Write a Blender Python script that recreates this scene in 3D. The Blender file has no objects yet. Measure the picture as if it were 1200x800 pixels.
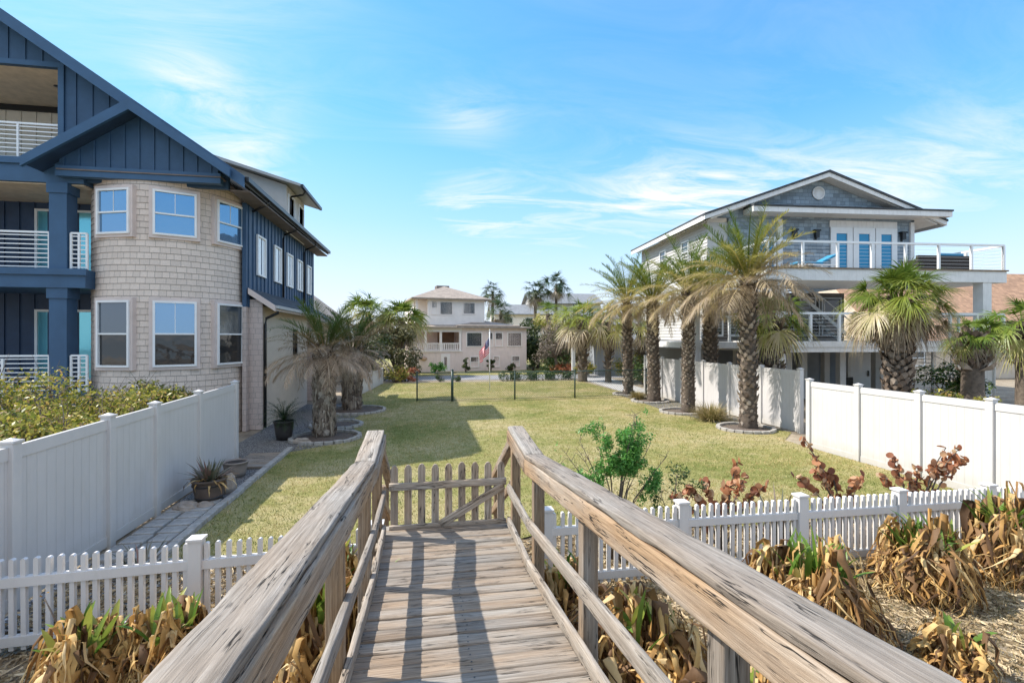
import bpy, math, random
import numpy as np
from mathutils import Vector, Matrix, noise as mnoise

scene = bpy.context.scene
R = math.radians
col = scene.collection

# ------------------------------------------------------------------ camera
CAM_Z = 2.95
cam_d = bpy.data.cameras.new('camera')
cam = bpy.data.objects.new('camera', cam_d)
col.objects.link(cam)
cam.location = (0, 0, CAM_Z)
cam.rotation_euler = (R(90), 0, R(-10))
cam_d.sensor_width = 36
cam_d.lens = 36 * 580 / 1200
cam_d.shift_y = -5 / 1200
cam_d.clip_start = 0.05
cam_d.clip_end = 3000
scene.camera = cam

# ------------------------------------------------------------------ world, sun, exposure
SUN_EL = R(48)
SUN_DIR = Vector((-math.cos(R(19)) * math.cos(SUN_EL), math.sin(R(19)) * math.cos(SUN_EL), math.sin(SUN_EL)))
world = bpy.data.worlds.new('World')
scene.world = world
world.use_nodes = True
wn = world.node_tree
wn.nodes.clear()


def N(nt, t, **kw):
    n = nt.nodes.new(t)
    for k, v in kw.items():
        if k == 'inp':
            for i, x in v.items():
                n.inputs[i].default_value = x
        else:
            setattr(n, k, v)
    return n


def LK(nt, a, b):
    nt.links.new(a, b)


def mathn(nt, op, a, b=None, clamp=False):
    n = N(nt, 'ShaderNodeMath', operation=op, use_clamp=clamp)
    for i, v in enumerate((a, b)):
        if v is None:
            continue
        if isinstance(v, (int, float)):
            n.inputs[i].default_value = v
        else:
            LK(nt, v, n.inputs[i])
    return n.outputs[0]


def mixc(nt, fac, a, b, mode='MIX'):
    n = N(nt, 'ShaderNodeMix', data_type='RGBA', blend_type=mode)
    for s, v in ((0, fac), (6, a), (7, b)):
        if isinstance(v, (int, float)):
            n.inputs[s].default_value = v
        elif isinstance(v, tuple):
            n.inputs[s].default_value = v if len(v) == 4 else v + (1,)
        else:
            LK(nt, v, n.inputs[s])
    return n.outputs[2]


def ramp(nt, fac, stops, interp='LINEAR'):
    n = N(nt, 'ShaderNodeValToRGB')
    cr = n.color_ramp
    cr.interpolation = interp
    while len(cr.elements) < len(stops):
        cr.elements.new(0.5)
    for e, (p, c) in zip(cr.elements, stops):
        e.position = p
        if isinstance(c, (int, float)):
            c = (c, c, c)
        e.color = (c[0], c[1], c[2], 1)
    LK(nt, fac, n.inputs[0])
    return n.outputs[0]


def build_world():
    nt = wn
    out = N(nt, 'ShaderNodeOutputWorld')
    bg = N(nt, 'ShaderNodeBackground', inp={1: 0.15})
    sky = N(nt, 'ShaderNodeTexSky', sky_type='NISHITA', sun_disc=False)
    sky.sun_elevation = SUN_EL
    sky.sun_rotation = math.atan2(SUN_DIR.x, SUN_DIR.y)
    sky.air_density = 1.0
    sky.dust_density = 0.6
    sky.ozone_density = 1.5
    tc = N(nt, 'ShaderNodeTexCoord')
    vec = tc.outputs['Generated']
    sep = N(nt, 'ShaderNodeSeparateXYZ')
    LK(nt, vec, sep.inputs[0])
    # wispy cirrus on a flat layer high above: direction / height
    zc = mathn(nt, 'MAXIMUM', sep.outputs[2], 0.04)
    zc = mathn(nt, 'ADD', zc, 0.12)
    cx = mathn(nt, 'DIVIDE', sep.outputs[0], zc)
    cy = mathn(nt, 'DIVIDE', sep.outputs[1], zc)
    cmb = N(nt, 'ShaderNodeCombineXYZ')
    LK(nt, cx, cmb.inputs[0]); LK(nt, cy, cmb.inputs[1])
    mp = N(nt, 'ShaderNodeMapping')
    mp.inputs['Rotation'].default_value = (0, 0, R(28))
    mp.inputs['Scale'].default_value = (0.8, 2.0, 1)
    mp.inputs['Location'].default_value = (0.37, 0.0, 0)
    LK(nt, cmb.outputs[0], mp.inputs[0])
    n1 = N(nt, 'ShaderNodeTexNoise', inp={'Scale': 1.9, 'Detail': 13.0, 'Roughness': 0.66, 'Distortion': 0.9})
    LK(nt, mp.outputs[0], n1.inputs['Vector'])
    n2 = N(nt, 'ShaderNodeTexNoise', inp={'Scale': 0.42, 'Detail': 4.0, 'Roughness': 0.55, 'Distortion': 0.3})
    LK(nt, mp.outputs[0], n2.inputs['Vector'])
    m1 = ramp(nt, n1.outputs[0], [(0.40, 0), (0.78, 1)])
    m2 = ramp(nt, n2.outputs[0], [(0.36, 0), (0.62, 1)])
    mask = mathn(nt, 'MULTIPLY', m1, m2)
    # cloud banks: soft patches in chosen sky directions
    def blob(dx, dz, wx, wz, amt):
        # dx azimuth (deg, from +Y to the right), dz elevation in deg
        az = mathn(nt, 'ARCTAN2', sep.outputs[0], sep.outputs[1])
        el = mathn(nt, 'ARCSINE', sep.outputs[2])
        a = mathn(nt, 'DIVIDE', mathn(nt, 'SUBTRACT', az, R(dx)), R(wx))
        e = mathn(nt, 'DIVIDE', mathn(nt, 'SUBTRACT', el, R(dz)), R(wz))
        s = mathn(nt, 'ADD', mathn(nt, 'MULTIPLY', a, a), mathn(nt, 'MULTIPLY', e, e))
        g = mathn(nt, 'POWER', 2.718, mathn(nt, 'MULTIPLY', s, -1.0))
        return mathn(nt, 'MULTIPLY', g, amt)
    blobs = [(42, 14, 20, 4.0, .95), (28, 16, 7, 4.0, .95), (-18, 17, 4.5, 6, .85), (6, 15, 6, 3.0, .9), (13, 13, 10, 4, .6), (5, 24, 5, 2.5, .55), (-26, 32, 14, 6, .4), (-23, 23, 4, 4, .7)]
    tot = None
    for b in blobs:
        v = blob(*b)
        tot = v if tot is None else mathn(nt, 'ADD', tot, v)
    m3 = ramp(nt, n1.outputs[0], [(0.34, 0), (0.68, 1)])
    mk = mathn(nt, 'MULTIPLY', m3, tot)
    mask = mathn(nt, 'ADD', mathn(nt, 'MULTIPLY', mask, 0.22), mk, clamp=True)
    # low veil of thin high cloud close to the horizon
    veil = ramp(nt, sep.outputs[2], [(0.0, 0.8), (0.09, 0.5), (0.22, 0.2), (0.38, 0.0)])
    mask = mathn(nt, 'MAXIMUM', mathn(nt, 'MULTIPLY', mask, 1.0), veil)
    hs = N(nt, 'ShaderNodeHueSaturation', inp={1: 1.12, 2: 1.0})
    LK(nt, sky.outputs[0], hs.inputs['Color'])
    tint = mixc(nt, 1.0, hs.outputs[0], (0.44, 0.80, 1.18), 'MULTIPLY')
    sp3 = N(nt, 'ShaderNodeSeparateColor'); LK(nt, tint, sp3.inputs[0])
    cb3 = N(nt, 'ShaderNodeCombineColor')
    for i, k in enumerate((2.1, 2.55, 3.5)):
        q = mathn(nt, 'DIVIDE', sp3.outputs[i], k)
        q = mathn(nt, 'POWER', mathn(nt, 'ADD', mathn(nt, 'POWER', q, 3.0), 1.0), -1 / 3)
        LK(nt, mathn(nt, 'MULTIPLY', sp3.outputs[i], q), cb3.inputs[i])
    tint = cb3.outputs[0]
    c = mixc(nt, mask, tint, (2.75, 2.8, 2.9))
    # unseen bright cloud added behind the viewpoint as fill light for facing walls
    fill_bank = None
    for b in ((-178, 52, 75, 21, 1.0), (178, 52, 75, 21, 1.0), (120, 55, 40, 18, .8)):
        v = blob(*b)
        fill_bank = v if fill_bank is None else mathn(nt, 'MAXIMUM', fill_bank, v)
    fill_bank = mathn(nt, 'MULTIPLY', fill_bank, ramp(nt, n1.outputs[0], [(.25, .35), (.6, 1)]), True)
    c = mixc(nt, fill_bank, c, (5.4, 5.2, 4.9))
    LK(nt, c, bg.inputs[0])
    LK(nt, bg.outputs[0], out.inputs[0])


build_world()

sun_d = bpy.data.lights.new('sun', 'SUN')
sun_d.energy = 2.75
sun_d.angle = R(0.5)
sun_d.color = (1.0, 0.955, 0.89)
sun = bpy.data.objects.new('sun', sun_d)
col.objects.link(sun)
sun.rotation_euler = SUN_DIR.to_track_quat('Z', 'Y').to_euler()
sun.location = (-30, 10, 40)

scene.view_settings.view_transform = 'Standard'
scene.view_settings.look = 'None'
scene.view_settings.exposure = 1.38
scene.view_settings.gamma = 1
scene.view_settings.use_curve_mapping = False

# ------------------------------------------------------------------ object helpers


class MB:
    """collects faces, builds ONE mesh object"""

    def __init__(s):
        s.v, s.f, s.sm = [], [], []

    def add(s, vs, fs, smooth=False):
        o = len(s.v)
        s.v.extend([tuple(p) for p in vs])
        s.f.extend([tuple(i + o for i in q) for q in fs])
        s.sm.extend([smooth] * len(fs))
        return s

    def box(s, x0, x1, y0, y1, z0, z1):
        v = [(x0, y0, z0), (x1, y0, z0), (x1, y1, z0), (x0, y1, z0), (x0, y0, z1), (x1, y0, z1), (x1, y1, z1), (x0, y1, z1)]
        return s.add(v, [(0, 3, 2, 1), (4, 5, 6, 7), (0, 1, 5, 4), (1, 2, 6, 5), (2, 3, 7, 6), (3, 0, 4, 7)])

    def rbox(s, c, size, ang=0, tilt=0):
        m = Matrix.Rotation(ang, 3, 'Z') @ Matrix.Rotation(tilt, 3, 'X')
        hx, hy, hz = size[0] / 2, size[1] / 2, size[2] / 2
        v = []
        for z in (-hz, hz):
            for x, y in ((-hx, -hy), (hx, -hy), (hx, hy), (-hx, hy)):
                p = m @ Vector((x, y, z))
                v.append((p.x + c[0], p.y + c[1], p.z + c[2]))
        return s.add(v, [(0, 3, 2, 1), (4, 5, 6, 7), (0, 1, 5, 4), (1, 2, 6, 5), (2, 3, 7, 6), (3, 0, 4, 7)])

    def bar(s, p0, p1, w, h=None):
        """square bar from p0 to p1"""
        h = h or w
        p0, p1 = Vector(p0), Vector(p1)
        d = (p1 - p0).normalized()
        up = Vector((0, 0, 1)) if abs(d.z) < .95 else Vector((0, 1, 0))
        a = d.cross(up).normalized() * (w / 2)
        b = a.cross(d).normalized() * (h / 2)
        v = [p + x * a + y * b for p in (p0, p1) for x, y in ((-1, -1), (1, -1), (1, 1), (-1, 1))]
        return s.add(v, [(0, 1, 2, 3), (7, 6, 5, 4), (0, 4, 5, 1), (1, 5, 6, 2), (2, 6, 7, 3), (3, 7, 4, 0)])

    def prism(s, pts, axis, a, b):
        """polygon in the plane across axis, extruded from a to b. pts are the two other coordinates"""
        n = len(pts)
        def mk(p, t):
            return (t, p[0], p[1]) if axis == 'x' else ((p[0], t, p[1]) if axis == 'y' else (p[0], p[1], t))
        v = [mk(p, a) for p in pts] + [mk(p, b) for p in pts]
        f = [tuple(range(n)), tuple(range(2 * n - 1, n - 1, -1))] + [(i, i + n, (i + 1) % n + n, (i + 1) % n) for i in range(n)]
        return s.add(v, f)

    def tube(s, pts, r, n=6, caps=True):
        pts = [Vector(p) for p in pts]
        rs = r if isinstance(r, (list, tuple)) else [r] * len(pts)
        v = []
        for i, p in enumerate(pts):
            d = (pts[min(i + 1, len(pts) - 1)] - pts[max(i - 1, 0)]).normalized()
            up = Vector((0, 0, 1)) if abs(d.z) < .9 else Vector((1, 0, 0))
            a = d.cross(up).normalized()
            b = a.cross(d)
            for k in range(n):
                t = 2 * math.pi * k / n
                v.append(p + (a * math.cos(t) + b * math.sin(t)) * rs[i])
        f = []
        for i in range(len(pts) - 1):
            for k in range(n):
                f.append((i * n + k, i * n + (k + 1) % n, (i + 1) * n + (k + 1) % n, (i + 1) * n + k))
        if caps:
            f.append(tuple(range(n - 1, -1, -1)))
            f.append(tuple((len(pts) - 1) * n + k for k in range(n)))
        return s.add(v, f, True)

    def lathe(s, prof, n=24, c=(0, 0, 0), cap=True):
        v = []
        for r, z in prof:
            for k in range(n):
                t = 2 * math.pi * k / n
                v.append((c[0] + r * math.cos(t), c[1] + r * math.sin(t), c[2] + z))
        f = []
        for i in range(len(prof) - 1):
            for k in range(n):
                f.append((i * n + k, i * n + (k + 1) % n, (i + 1) * n + (k + 1) % n, (i + 1) * n + k))
        if cap:
            f.append(tuple(range(n - 1, -1, -1)))
            f.append(tuple((len(prof) - 1) * n + k for k in range(n)))
        return s.add(v, f, True)

    def build(s, name, mat, parent=None, off=None, uv=True, age=None, bevel=0):
        me = bpy.data.meshes.new(name)
        o = bpy.data.objects.new(name, me)
        col.objects.link(o)
        vs = s.v
        if off is None and parent is not None and parent.get('_world'):
            off = parent['_world']
        if off is not None:
            ox, oy, oz = off
            vs = [(a - ox, b - oy, c - oz) for a, b, c in vs]
        me.from_pydata(vs, [], s.f)
        me.polygons.foreach_set('use_smooth', s.sm)
        me.materials.append(mat)
        if uv:
            uvl = me.uv_layers.new(name='UVMap')
            nl = len(me.loops)
            li = np.empty(nl, np.int32); me.loops.foreach_get('vertex_index', li)
            va = np.array(vs, np.float64)[li]
            pn = np.empty(len(me.polygons) * 3); me.polygons.foreach_get('normal', pn)
            pn = np.abs(pn.reshape(-1, 3))
            tot = np.empty(len(me.polygons), np.int32); me.polygons.foreach_get('loop_total', tot)
            ln = np.repeat(pn, tot, axis=0)
            u = np.where(ln[:, 0] > ln[:, 1], va[:, 1], va[:, 0])
            w = va[:, 2].copy()
            flat = ln[:, 2] > .9
            u = np.where(flat, va[:, 0], u); w = np.where(flat, va[:, 1], w)
            uvl.data.foreach_set('uv', np.stack([u, w], 1).astype(np.float32).ravel())
        if age is not None:
            at = me.attributes.new('age', 'FLOAT', 'FACE')
            at.data.foreach_set('value', np.array(age, np.float32))
        me.update()
        if parent is not None:
            o.parent = parent
        if bevel:
            b = o.modifiers.new('bevel', 'BEVEL')
            b.width = bevel; b.segments = 2; b.limit_method = 'ANGLE'
        return o


def npmesh(name, verts, faces, mat, parent=None, age=None, smooth=False):
    """fast mesh from numpy arrays; faces (n,k) all the same size"""
    me = bpy.data.meshes.new(name)
    verts = np.asarray(verts, np.float32); faces = np.asarray(faces, np.int32)
    if parent is not None and parent.get('_world'):
        verts = verts - np.array(parent['_world'], np.float32)
    k = faces.shape[1]
    me.vertices.add(len(verts)); me.vertices.foreach_set('co', verts.ravel())
    me.loops.add(faces.size); me.loops.foreach_set('vertex_index', faces.ravel())
    me.polygons.add(len(faces))
    me.polygons.foreach_set('loop_start', np.arange(0, faces.size, k, dtype=np.int32))
    me.polygons.foreach_set('loop_total', np.full(len(faces), k, np.int32))
    me.polygons.foreach_set('use_smooth', np.full(len(faces), smooth))
    if age is not None:
        at = me.attributes.new('age', 'FLOAT', 'FACE')
        at.data.foreach_set('value', np.asarray(age, np.float32))
    me.materials.append(mat)
    me.update(calc_edges=True)
    me.validate()
    o = bpy.data.objects.new(name, me)
    col.objects.link(o)
    if parent is not None:
        o.parent = parent
    return o


def tag(o, label, cat, group=None):
    o['label'] = label
    o['category'] = cat
    if group:
        o['group'] = group
    return o


def thing(name, label, cat, loc, rz=0, group=None):
    o = bpy.data.objects.new(name, None)
    o.empty_display_size = .3
    col.objects.link(o)
    o.location = loc
    o.rotation_euler = (0, 0, rz)
    tag(o, label, cat, group)
    if rz == 0:
        o['_world'] = tuple(loc)       # parts of an unrotated thing are written in place coordinates
    return o


def structure(o):
    o['kind'] = 'structure'
    return o


# ------------------------------------------------------------------ materials


def newmat(name):
    m = bpy.data.materials.new(name)
    m.use_nodes = True
    nt = m.node_tree
    nt.nodes.clear()
    out = N(nt, 'ShaderNodeOutputMaterial')
    p = N(nt, 'ShaderNodeBsdfPrincipled')
    LK(nt, p.outputs[0], out.inputs[0])
    return m, nt, p


def coords(nt, kind='Object', scale=(1, 1, 1), rot=(0, 0, 0)):
    t = N(nt, 'ShaderNodeTexCoord')
    mp = N(nt, 'ShaderNodeMapping')
    mp.inputs['Scale'].default_value = scale
    mp.inputs['Rotation'].default_value = rot
    LK(nt, t.outputs[kind], mp.inputs[0])
    return mp.outputs[0]


def noise(nt, vec, scale, detail=4, rough=.55, dist=0):
    n = N(nt, 'ShaderNodeTexNoise', inp={'Scale': scale, 'Detail': detail, 'Roughness': rough, 'Distortion': dist})
    if vec is not None:
        LK(nt, vec, n.inputs['Vector'])
    return n.outputs[0]


def bump(nt, p, h, strength=.3, dist=.02):
    b = N(nt, 'ShaderNodeBump', inp={0: strength, 1: dist})
    LK(nt, h, b.inputs['Height'])
    LK(nt, b.outputs[0], p.inputs['Normal'])


def paint(name, c, var=.12, rough=.55, scale=3, bstr=.08, dirt=None, dirt_amt=.3, metal=0):
    m, nt, p = newmat(name)
    v = coords(nt)
    n = noise(nt, v, scale, 6, .6)
    lo = tuple(x * (1 - var) for x in c); hi = tuple(min(1, x * (1 + var)) for x in c)
    cc = ramp(nt, n, [(.3, lo), (.7, hi)])
    if dirt:
        n2 = noise(nt, coords(nt, scale=(6, 6, .8)), 1.5, 6, .65)
        f = mathn(nt, 'MULTIPLY', ramp(nt, n2, [(.5, 0), (.75, 1)]), dirt_amt)
        cc = mixc(nt, f, cc, dirt)
    LK(nt, cc, p.inputs['Base Color'])
    p.inputs['Roughness'].default_value = rough
    p.inputs['Metallic'].default_value = metal
    if bstr:
        bump(nt, p, noise(nt, v, scale * 14, 4), bstr, .01)
    return m


def leafmat(name, stops, rough=.5, attr=False, jitter=.25, trans=.25):
    """leaf colour: by age attribute (frond age) or by leaf, with leaf to leaf variety"""
    m, nt, p = newmat(name)
    g = N(nt, 'ShaderNodeNewGeometry')
    rnd = g.outputs['Random Per Island']
    if attr:
        a = N(nt, 'ShaderNodeAttribute', attribute_name='age')
        f = mathn(nt, 'ADD', a.outputs['Fac'], mathn(nt, 'MULTIPLY', mathn(nt, 'SUBTRACT', rnd, .5), jitter), clamp=True)
    else:
        f = rnd
    c = ramp(nt, f, stops)
    n = noise(nt, coords(nt), 9, 3)
    c = mixc(nt, .5, c, ramp(nt, n, [(.3, .65), (.7, 1.25)]), 'MULTIPLY')
    LK(nt, c, p.inputs['Base Color'])
    p.inputs['Roughness'].default_value = rough
    p.inputs['Specular IOR Level'].default_value = .35
    if trans:
        out = [n for n in nt.nodes if n.type == 'OUTPUT_MATERIAL'][0]
        t = N(nt, 'ShaderNodeBsdfTranslucent')
        LK(nt, c, t.inputs[0])
        mx = N(nt, 'ShaderNodeMixShader', inp={0: trans})
        LK(nt, p.outputs[0], mx.inputs[1]); LK(nt, t.outputs[0], mx.inputs[2])
        LK(nt, mx.outputs[0], out.inputs[0])
    return m


def woodmat(name, warm=.25, dark=1.0, island=False, gscale=1.0):
    """grey weathered lumber, grain along local X"""
    m, nt, p = newmat(name)
    t = N(nt, 'ShaderNodeTexCoord')
    if island:
        g = N(nt, 'ShaderNodeNewGeometry'); rnd = g.outputs['Random Per Island']
    else:
        oi = N(nt, 'ShaderNodeObjectInfo'); rnd = oi.outputs['Random']
    off = N(nt, 'ShaderNodeCombineXYZ')
    for i, k in enumerate((37.0, 11.0, 5.0)):
        LK(nt, mathn(nt, 'MULTIPLY', rnd, k), off.inputs[i])
    va = N(nt, 'ShaderNodeVectorMath', operation='ADD')
    LK(nt, t.outputs['Object'], va.inputs[0]); LK(nt, off.outputs[0], va.inputs[1])
    # wander of the grain
    wob = N(nt, 'ShaderNodeTexNoise', inp={'Scale': 1.6, 'Detail': 2})
    LK(nt, va.outputs[0], wob.inputs['Vector'])
    ws = N(nt, 'ShaderNodeVectorMath', operation='SCALE'); ws.inputs['Scale'].default_value = .014
    LK(nt, wob.outputs['Color'], ws.inputs[0])
    vb = N(nt, 'ShaderNodeVectorMath', operation='ADD')
    LK(nt, va.outputs[0], vb.inputs[0]); LK(nt, ws.outputs[0], vb.inputs[1])

    def mp(sc):
        q = N(nt, 'ShaderNodeMapping'); q.inputs['Scale'].default_value = sc
        LK(nt, vb.outputs[0], q.inputs[0])
        return q.outputs[0]
    g1 = noise(nt, mp((2.0, 75 * gscale, 75 * gscale)), 1, 9, .72)
    g2 = noise(nt, mp((9, 240 * gscale, 240 * gscale)), 1, 4, .65)
    big = noise(nt, mp((.9, 4, 4)), 1, 4, .55)
    crk = noise(nt, mp((1.5, 30 * gscale, 30 * gscale)), 1, 4, .55, .25)
    c = ramp(nt, g1, [(.28, (.12 * dark, .10 * dark, .085 * dark)), (.41, (.255 * dark, .225 * dark, .19 * dark)), (.55, (.36 * dark, .325 * dark, .285 * dark)), (.72, (.53 * dark, .49 * dark, .44 * dark))])
    w = ramp(nt, g1, [(.3, (.17 * dark, .105 * dark, .06 * dark)), (.55, (.37 * dark, .25 * dark, .15 * dark)), (.8, (.52 * dark, .385 * dark, .26 * dark))])
    wf = mathn(nt, 'MULTIPLY', ramp(nt, big, [(.36, 0), (.66, 1)]), min(1, warm * 2))
    wf = mathn(nt, 'ADD', wf, max(0, warm - .5), clamp=True)
    c = mixc(nt, wf, c, w)
    c = mixc(nt, .55, c, ramp(nt, g2, [(.3, .68), (.62, 1.15)]), 'MULTIPLY')
    # board to board
    c = mixc(nt, .8, c, ramp(nt, rnd, [(0, (.78, .77, .76)), (.5, (1, .99, .97)), (1, (1.16, 1.13, 1.08))]), 'MULTIPLY')
    # splits along the grain
    d = mathn(nt, 'ABSOLUTE', mathn(nt, 'SUBTRACT', crk, .5))
    cr = ramp(nt, d, [(0.006, 1), (.020, 0)])
    seg = ramp(nt, noise(nt, mp((4.0, 14, 14)), 1, 3), [(.49, 0), (.57, 1)])
    cr = mathn(nt, 'MULTIPLY', cr, seg)
    c = mixc(nt, cr, c, (.022, .018, .014))
    LK(nt, c, p.inputs['Base Color'])
    p.inputs['Roughness'].default_value = .85
    p.inputs['Specular IOR Level'].default_value = .25
    h = mathn(nt, 'SUBTRACT', mathn(nt, 'ADD', g1, mathn(nt, 'MULTIPLY', g2, .5)), mathn(nt, 'MULTIPLY', cr, 1.4))
    bump(nt, p, h, .55, .006)
    return m


def shingles(name, c, mortar, w=.26, h=.2, bstr=.5, var=.25):
    m, nt, p = newmat(name)
    uv = coords(nt, 'UV')
    nz = noise(nt, uv, 1.3, 2)
    b = N(nt, 'ShaderNodeTexBrick', inp={'Scale': 1.0, 'Mortar Size': .006, 'Mortar Smooth': .1, 'Bias': 0.0, 'Brick Width': w, 'Row Height': h})
    b.offset = .43; b.squash = .72; b.squash_frequency = 3
    b.inputs['Color1'].default_value = tuple(x * (1 - var) for x in c) + (1,)
    b.inputs['Color2'].default_value = tuple(min(1, x * (1 + var)) for x in c) + (1,)
    b.inputs['Mortar'].default_value = mortar + (1,)
    LK(nt, uv, b.inputs['Vector'])
    n = noise(nt, coords(nt, 'UV', (9, 2.5, 1)), 6, 5, .6)
    cc = mixc(nt, .5, b.outputs[0], ramp(nt, n, [(.3, .75), (.7, 1.2)]), 'MULTIPLY')
    LK(nt, cc, p.inputs['Base Color'])
    p.inputs['Roughness'].default_value = .8
    hh = mathn(nt, 'SUBTRACT', mathn(nt, 'MULTIPLY', n, .25), b.outputs['Fac'])
    bump(nt, p, hh, bstr, .015)
    return m


def glassmat(name, c, refl=.5, rough=.03):
    m, nt, p = newmat(name)
    p.inputs['Base Color'].default_value = c + (1,)
    p.inputs['Roughness'].default_value = rough
    p.inputs['Metallic'].default_value = refl
    n = noise(nt, coords(nt), 1.3, 3)
    bump(nt, p, n, .14, .03)
    return m


def vinylmat(name, boards=0.15, c=(.61, .58, .555)):
    """white vinyl with faint tongue and groove joints every `boards` metres"""
    m, nt, p = newmat(name)
    uv = coords(nt, 'UV')
    sep = N(nt, 'ShaderNodeSeparateXYZ'); LK(nt, uv, sep.inputs[0])
    n = noise(nt, coords(nt, scale=(1, 1, .5)), 2.2, 6, .65)
    cc = ramp(nt, n, [(.3, tuple(x * .93 for x in c)), (.65, c)])
    grime = noise(nt, coords(nt, scale=(5, 5, 1.2)), 1.4, 7, .7)
    cc = mixc(nt, mathn(nt, 'MULTIPLY', ramp(nt, grime, [(.52, 0), (.8, 1)]), .35), cc, (.42, .40, .36))
    if boards:
        fr = mathn(nt, 'FRACT', mathn(nt, 'DIVIDE', sep.outputs[0], boards))
        d = mathn(nt, 'ABSOLUTE', mathn(nt, 'SUBTRACT', fr, .5))
        g = ramp(nt, d, [(.455, 0), (.49, 1)])
        cc = mixc(nt, mathn(nt, 'MULTIPLY', g, .5), cc, (.38, .36, .34))
        bump(nt, p, mathn(nt, 'MULTIPLY', g, -1.0), .35, .006)
    tz = N(nt, 'ShaderNodeSeparateXYZ'); LK(nt, coords(nt), tz.inputs[0])
    sn = noise(nt, coords(nt, scale=(3, 3, 1.5)), 2.0, 6, .7)
    low = mathn(nt, 'SUBTRACT', mathn(nt, 'ADD', .12, mathn(nt, 'MULTIPLY', sn, .5)), tz.outputs[2])
    cc = mixc(nt, mathn(nt, 'MULTIPLY', ramp(nt, low, [(0, 0), (.35, 1)]), .45), cc, (.36, .33, .26))
    LK(nt, cc, p.inputs['Base Color'])
    p.inputs['Roughness'].default_value = .42
    return m


M = {}
M['wood'] = woodmat('weathered_wood', .22, .9)
M['wood_warm'] = woodmat('brown_weathered_wood', .72)
M['wood_post'] = woodmat('post_wood', .72, .80)
M['deck'] = woodmat('deck_planks', .36, .84, island=True)
M['gate'] = woodmat('gate_wood', .35, 1.25)
M['vinyl'] = vinylmat('white_vinyl_panel')
M['vinyl_plain'] = vinylmat('white_vinyl', 0)
M['picket'] = vinylmat('picket_paint', 0, (.68, .65, .62))
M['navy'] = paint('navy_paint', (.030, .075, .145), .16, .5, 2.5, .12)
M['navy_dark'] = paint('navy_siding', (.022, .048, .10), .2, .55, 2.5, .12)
M['navy_trim'] = paint('navy_trim', (.036, .092, .175), .12, .5, 2, .1)
M['beige_wall'] = paint('beige_loft_siding', (.70, .64, .54), .06, .7)
M['ceiling'] = paint('tan_ceiling_boards', (.62, .52, .39), .15, .6, 4)
M['tower'] = shingles('tower_shingles', (.68, .57, .485), (.38, .32, .275), .24, .17, .45, .07)
M['shingle_grey'] = shingles('grey_shingles', (.56, .46, .41), (.33, .28, .25), .24, .17, .4, .07)
M['shingle_blue'] = shingles('bluegrey_shingles', (.26, .315, .36), (.10, .125, .15), .34, .19, .6, .28)
M['stucco_cream'] = paint('cream_stucco', (.60, .50, .39), .06, .85, 2, .25)
M['trim_taupe'] = paint('taupe_trim', (.64, .53, .475), .08, .6)
M['white_frame'] = paint('white_frame', (.80, .79, .77), .04, .4, 3, 0)
M['white_metal'] = paint('white_railing', (.78, .78, .77), .03, .35, 3, 0)
M['white_wood'] = paint('white_painted_wood', (.72, .70, .67), .06, .55, 3, .06, (.4, .37, .33), .35)
M['shadow_trim'] = paint('shade_grey_trim', (.50, .49, .47), .06, .6)  # white trim greyed in its colour for the shade below the decks
M['glass'] = glassmat('blue_sky_glass', (.20, .34, .50), .8)
M['glass_dark'] = glassmat('dark_screen_glass', (.075, .075, .075), .55, .03)
M['glass_teal'] = glassmat('teal_reflection_glass', (.22, .60, .68), .6, .12)  # reflected sky and palm are put into the teal base colour
M['glass_blind'] = glassmat('pale_window_blind', (.84, .86, .87), .2, .25)
M['glass_far'] = glassmat('far_window_glass', (.14, .17, .20), .6, .08)
M['glass_turq'] = glassmat('turquoise_glass', (.02, .25, .45), .1, .25)
M['roof_dark'] = shingles('charcoal_roof_shingles', (.055, .06, .065), (.02, .02, .022), .3, .15, .4, .3)
M['roof_metal'] = paint('pale_metal_roof', (.42, .42, .41), .06, .4, 1, .05)
M['roof_tan'] = shingles('tan_roof_shingles', (.33, .265, .21), (.2, .17, .15), .3, .15, .3, .18)
M['roof_orange'] = shingles('orange_roof_shingles', (.40, .235, .14), (.22, .13, .08), .35, .16, .4, .22)
M['roof_grey'] = shingles('grey_roof_shingles', (.21, .215, .22), (.1, .1, .1), .3, .15, .3, .2)
M['gutter'] = paint('dark_gutter', (.018, .017, .018), .1, .35, 3, 0)
M['soffit'] = paint('brown_soffit', (.16, .13, .115), .2, .7, 3)
M['black_metal'] = paint('black_metal', (.015, .015, .016), .1, .4, 3, 0)
M['green_metal'] = paint('dark_green_chainlink', (.02, .05, .04), .1, .45, 3, 0)
M['pink'] = paint('pink_stucco', (.80, .645, .58), .06, .85, 2, .15, (.4, .33, .3), .3)
M['pale_pink'] = paint('pale_pink_siding', (.85, .77, .71), .05, .8, 2, .1)
M['pink_trim'] = paint('pink_trim', (.85, .76, .70), .04, .6)
M['tan_door'] = paint('peach_door', (.55, .36, .26), .1, .5)
M['brown_in'] = paint('brown_porch_panel', (.25, .14, .08), .2, .6)
M['grey_wall'] = paint('grey_house_wall', (.30, .315, .33), .08, .7)
M['brown_dim'] = paint('shaded_brown_siding', (.15, .125, .105), .2, .8)  # shade below the upper deck is put into this dark brown
M['dark_in'] = paint('dark_under_house', (.035, .03, .027), .3, .9)
M['lap'] = paint('pale_lap_siding', (.52, .50, .47), .06, .7)
M['asphalt'] = paint('pale_asphalt', (.26, .25, .245), .15, .9, 8, .3)
M['concrete'] = paint('concrete_path', (.42, .40, .375), .12, .9, 5, .25)
M['stone'] = paint('grey_paver', (.36, .335, .30), .3, .9, 5, .5, (.12, .12, .08), .5)
M['edging'] = paint('concrete_edging', (.36, .33, .29), .25, .9, 8, .5, (.15, .14, .1), .5)
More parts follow.
